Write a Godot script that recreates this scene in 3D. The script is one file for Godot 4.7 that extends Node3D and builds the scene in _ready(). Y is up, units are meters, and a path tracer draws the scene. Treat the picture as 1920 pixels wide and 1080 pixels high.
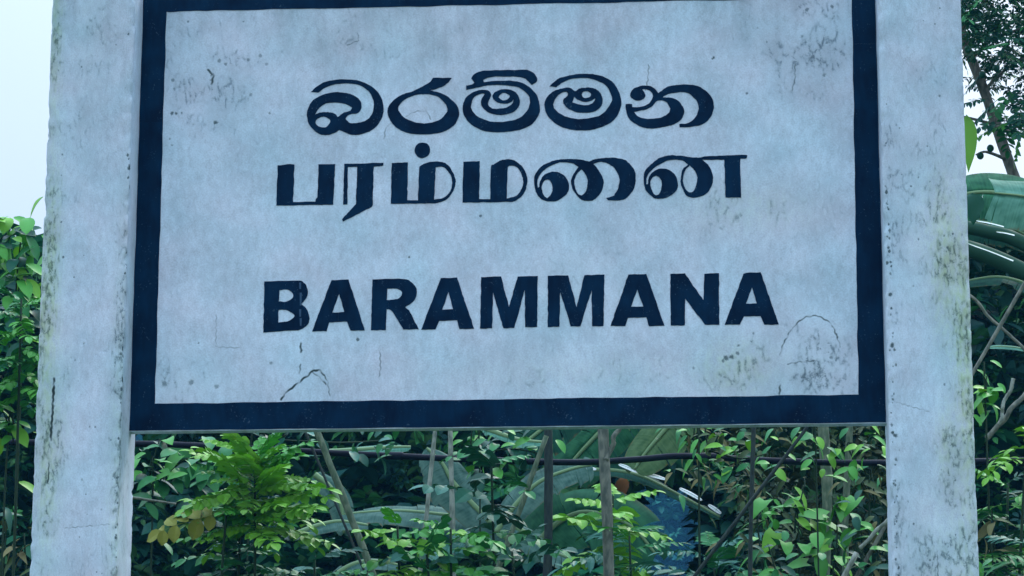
extends Node3D

const FOCAL := 5800.0
const RECESS := 0.095
const BOARD_Y := 3.432
const GROUND_FRONT := 1.0
var cam: Camera3D
var rng := RandomNumberGenerator.new()
var taken := {}
var mats := {}
var pinnate := {}
var broad := {}
var feather: Array = []

# Letter outlines in millimetres on the face of the board, x from its middle and y from its lower edge; every third number is 1 at a sharp corner.
var letters := {
	"sinhala_ba": [[-477,839,1,-460,854,0,-442,864,0,-416,869,0,-390,869,0,-359,865,0,-333,853,0,-310,832,0,-300,809,0,-298,789,0,-302,769,0,-314,749,0,-331,736,0,-353,729,0,-370,728,0,-387,733,0,-406,741,1,-418,733,0,-435,729,0,-455,732,0,-470,744,0,-482,761,0,-486,781,0,-482,799,0,-472,817,0,-452,829,0,-428,836,0,-400,836,0,-376,830,0,-358,817,0,-352,801,0,-356,787,0,-363,782,0,-379,780,0,-387,775,0,-390,768,0,-383,760,0,-373,757,0,-353,759,0,-338,765,0,-327,778,0,-322,796,0,-324,817,0,-334,837,0,-354,852,0,-376,858,0,-403,859,0,-424,856,0,-444,848,0,-459,837,1], [-466,781,1,-457,796,0,-443,807,0,-421,811,0,-400,809,0,-382,802,0,-375,796,0,-379,789,1,-395,785,0,-403,780,0,-410,774,1,-419,783,0,-434,787,0,-452,786,0], [-464,762,0,-459,771,0,-447,775,0,-435,772,0,-428,763,0,-435,751,0,-446,748,0,-459,753,0]],
	"sinhala_ra": [[-177,869,1,-132,868,1,-139,857,0,-154,846,0,-171,840,0,-185,837,1,-167,833,0,-145,823,0,-125,806,0,-114,786,0,-114,768,0,-123,750,0,-140,737,0,-166,728,0,-200,726,0,-237,730,0,-264,743,0,-281,762,0,-288,782,0,-284,800,0,-271,816,0,-252,828,0,-230,834,0,-208,845,0,-191,854,0,-182,861,0], [-262,793,0,-256,806,0,-241,818,0,-221,826,0,-197,828,0,-173,824,0,-156,813,0,-145,800,0,-141,785,0,-151,770,0,-166,759,0,-188,754,0,-212,755,0,-236,763,0,-255,777,0]],
	"sinhala_m": [[-96,837,1,-96,848,1,-82,850,0,-76,854,1,-80,860,0,-83,867,0,-77,876,0,-61,883,0,-32,885,0,15,885,0,52,885,1,66,878,0,76,865,0,75,854,0,64,846,1,55,856,0,44,864,0,24,868,0,-11,869,0,-41,868,0,-55,861,1,-53,855,1,-28,858,0,3,858,0,24,856,0,46,849,0,65,834,0,78,816,0,83,795,0,82,773,0,72,755,0,55,741,0,29,732,0,-10,728,0,-49,731,0,-75,743,0,-94,760,0,-104,783,0,-103,803,0,-93,821,0,-75,832,0,-56,836,0,-41,833,0,-35,823,0,-38,813,0,-43,802,0,-41,795,0,-32,788,0,-17,787,0,3,790,0,16,799,0,20,811,1,14,804,0,1,800,0,-15,802,0,-27,810,0,-32,819,0,-28,828,0,-17,834,0,0,836,0,16,833,0,29,822,0,35,807,0,33,794,0,24,782,0,7,774,0,-17,772,0,-38,777,0,-54,789,0,-60,803,0,-58,814,0,-50,827,1,-67,824,0,-79,814,0,-84,798,0,-82,785,0,-71,771,0,-51,760,0,-27,754,0,-1,754,0,25,759,0,44,770,0,56,787,0,60,805,0,55,821,0,42,834,0,24,843,0,3,846,0,-21,848,0,-49,846,0,-71,842,0], [-17,819,0,-9,827,0,0,827,0,10,820,0,4,810,0,-6,808,0,-14,813,0]],
	"sinhala_ma": [[107,842,1,115,850,0,128,860,0,146,866,0,171,871,0,206,871,0,232,866,0,254,854,0,271,834,0,279,812,0,280,787,0,273,767,0,260,751,0,240,739,0,216,731,0,188,729,0,156,732,0,128,743,0,109,759,0,97,779,0,95,799,0,102,815,0,115,828,0,133,835,0,156,837,0,169,828,1,182,835,0,202,837,0,219,833,0,232,820,0,236,803,0,233,790,0,223,780,0,208,774,0,189,773,0,169,776,0,152,785,0,141,797,0,141,808,0,149,815,0,152,821,0,149,827,0,137,825,0,124,814,0,117,799,0,118,786,0,132,772,0,152,762,0,173,758,0,197,758,0,223,763,0,242,775,0,255,794,0,259,810,0,253,828,0,241,844,0,223,854,0,200,861,0,176,861,0,152,857,0,135,849,0,124,839,1], [185,819,0,189,826,0,199,828,0,208,821,0,205,813,0,195,810,0,188,813,0], [162,800,1,167,814,1,176,806,0,189,801,0,204,802,0,219,809,1,217,803,0,207,794,0,193,792,0,176,795,0]],
	"sinhala_na": [[292,793,1,307,793,1,308,785,1,326,785,0,342,790,0,352,798,0,358,809,0,356,820,0,348,827,0,337,830,0,331,829,1,337,822,0,340,814,0,336,806,0,327,802,0,314,803,0,304,811,0,303,819,0,309,829,0,322,836,0,338,839,0,353,837,0,365,828,0,371,819,1,385,830,0,402,837,0,415,839,0,445,839,0,469,834,0,488,821,0,501,803,0,505,783,0,501,765,0,491,749,0,472,737,0,450,733,0,422,732,1,421,740,1,440,742,0,453,749,0,464,763,0,468,781,0,464,797,0,453,810,0,436,820,0,417,820,0,398,817,0,387,813,0,381,808,1,395,808,0,413,803,0,425,792,0,433,775,0,429,757,0,416,744,0,397,737,0,375,732,0,348,731,0,328,736,0,309,747,0,296,764,0,292,780,0], [311,773,1,335,777,0,354,785,0,367,799,0,380,801,0,392,795,0,399,782,0,397,770,0,386,762,0,369,756,0,348,754,0,328,758,0,318,764,0]],
	"tamil_pa": [[-555,654,1,-524,657,1,-514,655,1,-515,561,1,-461,561,1,-460,568,1,-456,572,1,-455,655,1,-414,655,1,-417,553,1,-556,553,1]],
	"tamil_ra": [[-392,655,1,-296,656,1,-297,649,1,-320,647,1,-321,551,1,-323,546,1,-393,510,1,-395,516,1,-378,535,0,-362,553,1,-360,647,1,-383,647,1,-383,553,1,-393,553,1]],
	"tamil_dot": [[-202,705,0,-188,700,0,-183,686,0,-188,672,0,-202,666,0,-215,672,0,-221,686,0,-215,700,0]],
	"tamil_m": [[-276,655,1,-237,656,1,-237,561,1,-211,560,1,-209,637,0,-204,648,0,-187,655,0,-169,657,0,-150,654,0,-133,640,0,-123,618,0,-121,602,0,-126,582,0,-136,567,0,-153,556,0,-173,552,1,-277,553,1], [-169,642,1,-152,643,0,-139,632,0,-130,615,0,-129,598,0,-134,580,0,-149,566,0,-172,561,1]],
	"tamil_ma": [[-102,655,1,-62,656,1,-63,561,1,-36,560,1,-35,638,0,-27,648,0,-10,657,0,12,659,0,27,653,0,42,639,0,52,617,0,53,599,0,48,579,0,36,563,0,21,554,0,8,553,1,-103,553,1], [6,640,1,12,643,0,23,642,0,34,632,0,43,612,0,43,595,0,36,577,0,23,566,0,4,561,1]],
	"tamil_na": [[70,605,0,74,623,0,89,641,0,113,653,0,139,657,0,171,657,0,190,654,0,203,650,1,218,656,0,236,658,0,255,659,0,283,655,0,300,644,0,313,623,0,315,601,0,310,579,0,293,558,0,276,552,0,248,553,1,244,558,1,263,564,1,272,580,0,276,600,0,273,616,0,263,634,0,251,643,0,233,649,0,213,644,1,225,629,0,235,611,0,238,596,0,233,576,0,218,557,0,203,552,0,188,554,0,173,566,0,162,584,0,159,599,0,162,613,0,170,627,0,177,637,1,169,644,0,150,649,0,128,648,0,107,640,0,89,625,0,80,612,0,77,599,0,79,586,1,83,590,1,84,603,0,92,616,0,105,624,0,120,626,0,137,620,0,150,606,0,154,588,0,150,573,0,137,560,0,120,552,0,100,553,0,83,563,0,73,581,0], [88,587,0,92,600,0,99,607,0,107,606,0,113,596,0,114,582,0,109,567,0,100,560,0,93,569,0], [167,599,0,173,619,0,184,631,1,193,619,0,198,608,0,199,594,0,196,579,0,185,566,0,173,575,0]],
	"tamil_nai": [[334,601,0,336,621,0,351,640,0,375,657,0,398,662,0,424,661,0,450,656,0,465,655,1,486,658,0,524,659,1,578,660,0,582,655,0,579,651,0,567,651,1,566,634,1,567,554,1,530,555,1,528,649,1,475,650,1,490,636,0,498,618,0,500,600,0,495,580,0,481,563,0,461,556,0,442,558,0,430,571,0,423,593,0,424,610,0,429,627,0,441,639,1,430,648,0,420,650,0,407,652,0,390,649,0,368,638,0,351,623,0,342,609,0,340,591,1,344,591,1,346,605,0,353,618,0,366,627,0,381,629,0,398,624,0,411,610,0,416,593,0,414,577,0,402,564,0,385,556,0,365,555,0,351,563,0,338,578,0], [350,594,0,355,607,0,364,612,0,373,607,0,378,593,0,376,580,0,370,565,0,362,564,0,354,576,0], [429,606,0,434,623,0,445,637,1,455,625,0,462,610,0,462,596,0,456,576,0,447,569,0,436,575,0,430,590,0]],
	"latin_b": [[-581,364,1,-500,365,0,-485,359,0,-476,344,0,-476,327,0,-484,315,0,-491,306,1,-479,297,0,-471,278,0,-471,261,0,-481,250,0,-498,242,0,-518,242,0,-581,238,1], [-544,342,1,-522,342,0,-511,332,0,-512,322,0,-525,314,0,-545,314,1], [-545,293,1,-524,292,0,-511,284,0,-506,277,0,-514,269,0,-527,264,0,-545,262,1]],
	"latin_r": [[-319,365,1,-245,365,0,-225,357,0,-212,340,0,-214,319,0,-224,306,0,-239,296,1,-227,282,0,-206,241,1,-243,241,1,-264,276,0,-274,289,0,-284,291,1,-285,240,1,-321,240,1], [-283,342,1,-261,342,0,-249,335,0,-248,325,0,-258,316,0,-284,314,1]],
	"latin_a_second": [[-154,366,1,-115,367,1,-73,241,1,-108,240,1,-114,262,1,-157,261,1,-166,240,1,-200,240,1], [-135,332,1,-124,289,1,-150,288,1]],
	"latin_a": [[-418,365,1,-377,366,1,-336,240,1,-370,240,1,-379,262,1,-422,261,1,-428,239,1,-463,239,1], [-399,331,1,-386,286,1,-415,285,1]],
	"latin_m": [[-57,367,1,-9,368,1,10,293,1,31,367,1,79,368,1,78,243,1,49,243,1,48,334,1,23,241,1,-3,241,1,-28,329,1,-30,241,1,-59,241,1]],
	"latin_m_second": [[103,368,1,152,368,1,172,290,1,191,368,1,239,369,1,236,243,1,209,243,1,208,331,1,181,243,1,158,243,1,133,327,1,131,243,1,103,242,1]],
	"latin_a_third": [[296,368,1,339,369,1,381,242,1,344,241,1,338,263,1,294,262,1,288,242,1,253,243,1], [317,331,1,331,289,1,302,289,1]],
	"latin_n": [[396,368,1,431,369,1,474,303,1,477,367,1,512,368,1,511,242,1,477,243,1,431,307,1,429,242,1,396,242,1]],
	"latin_a_fourth": [[570,366,1,578,368,1,611,369,1,652,241,1,618,241,1,609,262,1,570,262,1,560,242,1,524,242,1], [590,332,1,601,293,1,575,293,1]],
}


# ---------------------------------------------------------------- helpers
func numbered(called: String, parent: Node) -> String:
	var key := str(parent.get_instance_id()) + called
	taken[key] = taken.get(key, 0) + 1
	return called if taken[key] == 1 else "%s_%03d" % [called, taken[key] - 1]


func part(called: String, mesh: Mesh, m: Material, parent: Node, xf := Transform3D()) -> MeshInstance3D:
	var o := MeshInstance3D.new()
	o.name = numbered(called, parent)
	o.mesh = mesh
	o.material_override = m
	o.transform = xf
	parent.add_child(o, true)
	return o


func thing(called: String, label: String, category: String, where := Vector3.ZERO, group := "") -> Node3D:
	var o := Node3D.new()
	o.name = numbered(called, self)
	o.position = where
	add_child(o, true)
	tag(o, label, category, group)
	return o


func tag(o: Node, label: String, category: String, group := "", kind := "") -> void:
	if label: o.set_meta("label", label)
	if category: o.set_meta("category", category)
	if group: o.set_meta("group", group)
	if kind: o.set_meta("kind", kind)


func ground_y(x: float, z: float) -> float:
	var y := 0.0
	if z > 3.0: y = 0.45
	elif z > 0.5: y = lerpf(GROUND_FRONT, 0.45, smoothstep(0.5, 3.0, z))
	elif z > -4.0: y = lerpf(1.25, GROUND_FRONT, smoothstep(-4.0, 0.5, z))
	elif z > -16.0: y = 1.25 + (-4.0 - z) * 0.16
	else: y = 3.17 + (-16.0 - z) * 0.165
	if z < -5.0: y += 0.5 * sin(x * 0.13 + z * 0.07) * smoothstep(-5.0, -30.0, z)
	if z < -60.0: y += 3.0 * sin(x * 0.021 + 0.6) * smoothstep(-60.0, -140.0, z)
	return y


func at(px: float, py: float, z: float) -> Vector3:   # the point of the plane at this z that is seen at a pixel of the 1920 x 1080 photograph
	var d: Vector3 = cam.transform.basis * Vector3((px - 960.0) / FOCAL, -(py - 540.0) / FOCAL, -1.0)
	return cam.position + d * ((z - cam.position.z) / d.z)


func span(px: float, z: float) -> float:              # metres that this many pixels are at this z
	return px / FOCAL * (cam.position.z - z)


func paint(name: String, c: Color, rough := 0.6, back := 0.0) -> StandardMaterial3D:   # linear colour
	var m := StandardMaterial3D.new()
	m.resource_name = name
	m.albedo_color = c.linear_to_srgb()
	m.roughness = rough
	m.metallic_specular = 0.35
	m.cull_mode = BaseMaterial3D.CULL_DISABLED
	m.vertex_color_use_as_albedo = true
	if back > 0.0:
		m.backlight_enabled = true
		m.backlight = Color(back, back, back * 0.6)
	mats[name] = m
	return m


func smooth_line(p: Array, each := 6) -> PackedVector3Array:
	var out := PackedVector3Array()
	for i in p.size() - 1:
		var a: Vector3 = p[maxi(i - 1, 0)]
		var b: Vector3 = p[i]
		var c: Vector3 = p[i + 1]
		var d: Vector3 = p[mini(i + 2, p.size() - 1)]
		for k in each:
			out.append(b.cubic_interpolate(c, a, d, float(k) / each))
	out.append(p[p.size() - 1])
	return out


func add_tube(st: SurfaceTool, line: PackedVector3Array, r0: float, r1: float, sides := 7, bumps := 0.0, c := Color.WHITE) -> void:
	var n := line.size()
	var rings: Array = []
	var side := Vector3.RIGHT
	for i in n:
		var dir: Vector3 = (line[mini(i + 1, n - 1)] - line[maxi(i - 1, 0)]).normalized()
		side = (side - dir * side.dot(dir))
		if side.length() < 0.01: side = dir.cross(Vector3(0.3, 0.2, 0.9))
		side = side.normalized()
		var other := dir.cross(side)
		var ring := PackedVector3Array()
		for k in sides:
			var a := TAU * k / sides
			var r := lerpf(r0, r1, float(i) / (n - 1)) * (1.0 + bumps * rng.randf_range(-1, 1))
			ring.append(line[i] + (side * cos(a) + other * sin(a)) * r)
		rings.append(ring)
	for i in n - 1:
		for k in sides:
			var l := (k + 1) % sides
			quad(st, rings[i][k], rings[i][l], rings[i + 1][l], rings[i + 1][k], c)
	for k in range(1, sides - 1):
		tri(st, rings[n - 1][0], rings[n - 1][k], rings[n - 1][k + 1], c)
		tri(st, rings[0][0], rings[0][k + 1], rings[0][k], c)


func tri(st: SurfaceTool, a: Vector3, b: Vector3, c: Vector3, col := Color.WHITE) -> void:
	for v in [a, b, c]:
		st.set_color(col)
		st.add_vertex(v)


func quad(st: SurfaceTool, a: Vector3, b: Vector3, c: Vector3, d: Vector3, col := Color.WHITE) -> void:
	tri(st, a, b, c, col)
	tri(st, a, c, d, col)


func begin(smooth := true) -> SurfaceTool:
	var st := SurfaceTool.new()
	st.begin(Mesh.PRIMITIVE_TRIANGLES)
	st.set_smooth_group(0 if smooth else -1)
	return st


func done(st: SurfaceTool) -> ArrayMesh:
	st.generate_normals()
	return st.commit()


# one leaf blade: base, direction, upper side, length, half width, fold up of the halves, droop of the tip; shape 0 oval, 1 heart, 2 lance
func add_leaf(st: SurfaceTool, base: Vector3, dir: Vector3, up: Vector3, length: float, half: float, fold := 0.25, droop := 0.15, shape := 0, steps := 4, col := Color.WHITE, wave := 0.0) -> void:
	var side := dir.cross(up).normalized()
	up = side.cross(dir).normalized()
	var prev: Array = []
	for i in steps + 1:
		var t := float(i) / steps
		var w := 0.0
		if shape == 1: w = clampf(1.28 * pow(1.0 - t, 0.7) * pow(t + 0.10, 0.22), 0.0, 1.0)
		elif shape == 2: w = sin(PI * pow(t, 0.7))
		else: w = pow(sin(PI * clampf(t * 0.98 + 0.02, 0.0, 1.0)), 0.62)
		if i == steps: w = 0.02
		var mid := base + dir * length * t - up * droop * length * t * t
		var back := -dir * length * (0.16 if shape == 1 and i == 0 else 0.0)
		var lift := up * (fold * w * half + wave * half * sin(t * 9.0 + length * 70.0))
		var now := [mid - side * half * w + lift + back, mid, mid + side * half * w + up * (fold * w * half - wave * half * sin(t * 8.0 + length * 90.0)) + back]
		if prev:
			var rib := Color(col.r * 1.35 + 0.02, col.g * 1.22 + 0.02, col.b * 1.15)
			var rim := Color(col.r * 0.92, col.g * 0.92, col.b * 0.92)
			for v in [[prev[0], rim], [prev[1], rib], [now[1], rib], [prev[0], rim], [now[1], rib], [now[0], rim], [prev[1], rib], [prev[2], rim], [now[2], rim], [prev[1], rib], [now[2], rim], [now[1], rib]]:
				st.set_color(v[1])
				st.add_vertex(v[0])
		prev = now


# pinnate leaf along +x, upper side +y, one metre long
func pinnate_mesh(pairs: int, leaflet: float, aspect: float, droop: float, shade_seed: int) -> ArrayMesh:
	rng.seed = shade_seed
	var st := begin(false)
	var rib: Array = []
	for i in 6:
		var t := i / 5.0
		rib.append(Vector3(t, -droop * t * t + 0.02 * sin(t * 5.0 + shade_seed), 0.03 * sin(t * 3.0 + shade_seed * 2.0)))
	var line := smooth_line(rib, 4)
	add_tube(st, line, 0.009, 0.004, 4, 0.0, Color(0.7, 0.8, 0.5))
	var n := line.size()
	for k in pairs:
		var t := lerpf(0.16, 0.97, float(k) / (pairs - 1))
		var idx := clampi(int(t * (n - 1)), 1, n - 2)
		var dir := (line[idx + 1] - line[idx - 1]).normalized()
		for s in [-1.0, 1.0]:
			if rng.randf() < 0.06: continue
			var out_dir: Vector3 = (Vector3(0, 0, s) + dir * rng.randf_range(0.25, 0.6) + Vector3(0, rng.randf_range(-0.35, 0.25), 0)).normalized()
			var v := rng.randf_range(0.75, 1.2)
			var len := leaflet * rng.randf_range(0.8, 1.15) * (0.75 + 0.5 * sin(PI * clampf(t, 0.1, 0.95)))
			add_leaf(st, line[idx], out_dir, Vector3(rng.randf_range(-0.3, 0.3), 1, rng.randf_range(-0.3, 0.3)).normalized(), len, len * aspect, 0.25, rng.randf_range(0.05, 0.35), 0, 4, Color(v, v, v * rng.randf_range(0.8, 1.1)))
	add_leaf(st, line[n - 1], (line[n - 1] - line[n - 2]).normalized(), Vector3.UP, leaflet * 1.1, leaflet * aspect, 0.2, 0.2, 0)
	return done(st)


# single leaf along +x, one metre long
func blade_mesh(aspect: float, shape: int, fold: float, droop: float, steps: int, shade_seed: int, wave := 0.04) -> ArrayMesh:
	rng.seed = shade_seed
	var st := begin(true)
	add_leaf(st, Vector3.ZERO, Vector3.RIGHT, Vector3(0, 1, rng.randf_range(-0.2, 0.2)).normalized(), 1.0, aspect, fold, droop, shape, steps, Color.WHITE, wave)
	return done(st)


func facing(dir: Vector3, up: Vector3, size: float, where: Vector3) -> Transform3D:
	dir = dir.normalized()
	var z := dir.cross(up).normalized()
	var y := z.cross(dir).normalized()
	return Transform3D(Basis(dir * size, y * size, z * size), where)


func stem_mesh(points: Array, r0: float, r1: float, sides := 6, bumps := 0.05) -> ArrayMesh:
	var st := begin(true)
	add_tube(st, smooth_line(points, 5), r0, r1, sides, bumps)
	return done(st)


# young shrub: a stem from the ground to a tip, with pinnate leaves spread round its upper part
func sapling(called: String, label: String, category: String, tip: Vector3, n: int, run: float, size: float, kind: String, leaf_mats: Array, s: int, up0 := 1.1, up1 := -0.15, group := "") -> Node3D:
	rng.seed = s
	var foot := Vector3(tip.x + rng.randf_range(-0.15, 0.15), 0, tip.z - 0.05)
	foot.y = ground_y(foot.x, foot.z)
	var o := thing(called, label, category, foot, group)
	var h := tip - foot
	var pts := [Vector3(0, -0.05, 0), h * 0.33 + Vector3(rng.randf_range(-0.05, 0.05), 0, 0), h * 0.7 + Vector3(rng.randf_range(-0.03, 0.03), 0, 0), h]
	part("stem", stem_mesh(pts, 0.0068, 0.003), mats.green_stem, o)
	var line := smooth_line(pts, 5)
	for i in n:
		rng.seed = s * 131 + i * 17
		var t := float(i) / maxf(n - 1, 1)
		var p := h - (h.normalized() * run * t)
		for k in line.size() - 1:
			if line[k].y <= p.y and line[k + 1].y >= p.y:
				p = line[k].lerp(line[k + 1], (p.y - line[k].y) / maxf(line[k + 1].y - line[k].y, 0.001))
		var a := i * 2.4 + rng.randf_range(-0.4, 0.4) + s
		var el := lerpf(up0, up1, pow(t, 0.7)) + rng.randf_range(-0.25, 0.25)
		var dir := Vector3(cos(a) * cos(el), sin(el), sin(a) * cos(el))
		var list: Array = pinnate[kind]
		part("leaf", list[rng.randi() % list.size()], leaf_mats[rng.randi() % leaf_mats.size()], o, facing(dir, Vector3(-0.25 * dir.x, 1, 0.35), size * rng.randf_range(0.75, 1.15) * lerpf(0.7, 1.0, minf(1.0, t * 3.0)), p))
	return o


# climbing plant: stems along given lines and single leaves scattered round them
func vine(called: String, label: String, category: String, lines: Array, n: int, scatter: float, size: float, kind: String, leaf_mats: Array, s: int, group := "") -> Node3D:
	rng.seed = s
	var first: Vector3 = lines[0][0]
	var foot := Vector3(first.x, ground_y(first.x, first.z), first.z)
	var o := thing(called, label, category, foot, group)
	var at_line: Array = []
	for l in lines:
		var pts: Array = []
		for p in l: pts.append(p - foot)
		if l == lines[0]: pts.push_front(Vector3(0, -0.05, 0))
		part("stem", stem_mesh(pts, 0.0032, 0.002, 5), mats.green_stem, o)
		var sm := smooth_line(pts, 8)
		at_line.append(sm.slice(8) if l == lines[0] else sm)
	for i in n:
		rng.seed = s * 77 + i * 13
		var sm: PackedVector3Array = at_line[i % at_line.size()]
		var p: Vector3 = sm[rng.randi() % sm.size()] + Vector3(rng.randfn(0, scatter), rng.randfn(0, scatter), rng.randfn(0, scatter * 0.7))
		var a := rng.randf_range(-PI, PI)
		var dir := Vector3(cos(a), rng.randf_range(-0.9, 0.25), sin(a) * 0.6 + 0.25)
		var list: Array = broad[kind]
		part("leaf", list[rng.randi() % list.size()], leaf_mats[rng.randi() % leaf_mats.size()], o, facing(dir, Vector3(rng.randf_range(-0.4, 0.4), 1.0, rng.randf_range(0.2, 1.0)), size * rng.randf_range(0.6, 1.2), p))
	return o


# pole through two pixels at a depth each, carried on down into the ground and up beyond
func pole(called: String, label: String, category: String, a: Vector3, b: Vector3, r_top: float, r_low: float, m: Material, s: int, up := 0.0, to_ground := true, group := "") -> Node3D:
	rng.seed = s
	var d := (b - a).normalized()
	var low := b
	if to_ground:
		for k in 400:
			if low.y < ground_y(low.x, low.z) - 0.1: break
			low += d * 0.03
	var top := a - d * up
	var o := thing(called, label, category, low, group)
	var pts: Array = []
	var n := 9
	for i in n:
		var p := top.lerp(low, float(i) / (n - 1)) - low
		pts.append(p + Vector3(rng.randf_range(-1, 1), 0, rng.randf_range(-1, 1)) * r_low * (1.1 if i > 0 and i < n - 1 else 0.0))
	part("shaft", stem_mesh(pts, r_top, r_low, 9, 0.16), m, o)
	return o


# banana blade along a line of points; wide is the half width, turn the hint for the upper side, tears how often it is split to the midrib
func banana_mesh(points: Array, wide: float, turn: Vector3, fold: float, tears: float, s: int, blunt := false, skew := 0.16) -> ArrayMesh:
	rng.seed = s
	var st := begin(true)
	var line := smooth_line(points, 10)
	var n := line.size()
	var run := 0.0
	for sgn in [-1.0, 1.0]:
		var prev: Array = []
		var sag := 0.0
		var gap := 0.0
		run = 0.0
		for i in n:
			var t := float(i) / (n - 1)
			if i > 0: run += line[i].distance_to(line[i - 1])
			var dir: Vector3 = (line[mini(i + 1, n - 1)] - line[maxi(i - 1, 0)]).normalized()
			var side := dir.cross(turn).normalized()
			var up := side.cross(dir).normalized()
			var w := wide * (pow(sin(PI * clampf(t * 0.94 + 0.05, 0, 1)), 0.45) if not blunt else minf(1.0, 0.6 + t * 2.0))
			var row := PackedVector3Array()
			for k in 6:
				var u := k / 5.0
				var ripple := 0.045 * wide * u * sin(run * 11.0 + u * 2.0 + s) + 0.02 * wide * u * u * sin(run * 37.0 + s * 3.0)
				row.append(line[i] + side * sgn * w * u * cos(fold * u) + up * (w * (sin(fold) * u - 0.55 * u * u * 0.5) + ripple) - Vector3.UP * sag * u * u * wide + dir * (skew * w * u - gap * u))
			if prev:
				var p: PackedVector3Array = prev[0]
				for k in 5:
					var uv := [Vector2(prev[1], k / 5.0), Vector2(prev[1], (k + 1) / 5.0), Vector2(run, (k + 1) / 5.0), Vector2(run, k / 5.0)]
					var q := [p[k], p[k + 1], row[k + 1], row[k]]
					for j in [0, 1, 2, 0, 2, 3]:
						st.set_color(Color.WHITE)
						st.set_uv(uv[j])
						st.add_vertex(q[j])
			if rng.randf() < tears and i > 1 and i < n - 2:      # a tear: the next strip starts a little further on and hangs lower
				sag = rng.randf_range(0.0, 0.35)
				gap = -rng.randf_range(0.0, 0.05) * wide
				var shifted := PackedVector3Array()
				for k in 6: shifted.append(row[k] + dir * 0.05 * wide * (k / 5.0) - Vector3.UP * sag * 0.5 * wide * pow(k / 5.0, 2.0))
				prev = [shifted, run]
			else:
				prev = [row, run]
	return done(st)


func banana_leaf(o: Node3D, points: Array, wide: float, turn: Vector3, fold: float, tears: float, m: Material, s: int, rib := 0.012, called := "leaf", blunt := false, skew := 0.16) -> MeshInstance3D:
	var pts: Array = []
	for p in points: pts.append(p - o.position)
	var l := part(called, banana_mesh(pts, wide, turn, fold, tears, s, blunt, skew), m, o)
	part("midrib", stem_mesh(pts, rib, rib * 0.4, 6, 0.0), mats.midrib, l)
	return l


# ---------------------------------------------------------------- computed surfaces
func noise(seed_: int, freq: float, oct := 4, kind := FastNoiseLite.TYPE_SIMPLEX_SMOOTH, ridged := false) -> FastNoiseLite:
	var f := FastNoiseLite.new()
	f.seed = seed_
	f.frequency = freq
	f.noise_type = kind
	f.fractal_octaves = oct
	if ridged: f.fractal_type = FastNoiseLite.FRACTAL_RIDGED
	return f


func noise_bytes(f: FastNoiseLite, w: int, h: int) -> PackedByteArray:
	return f.get_image(w, h, false, false, false).get_data()


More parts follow.
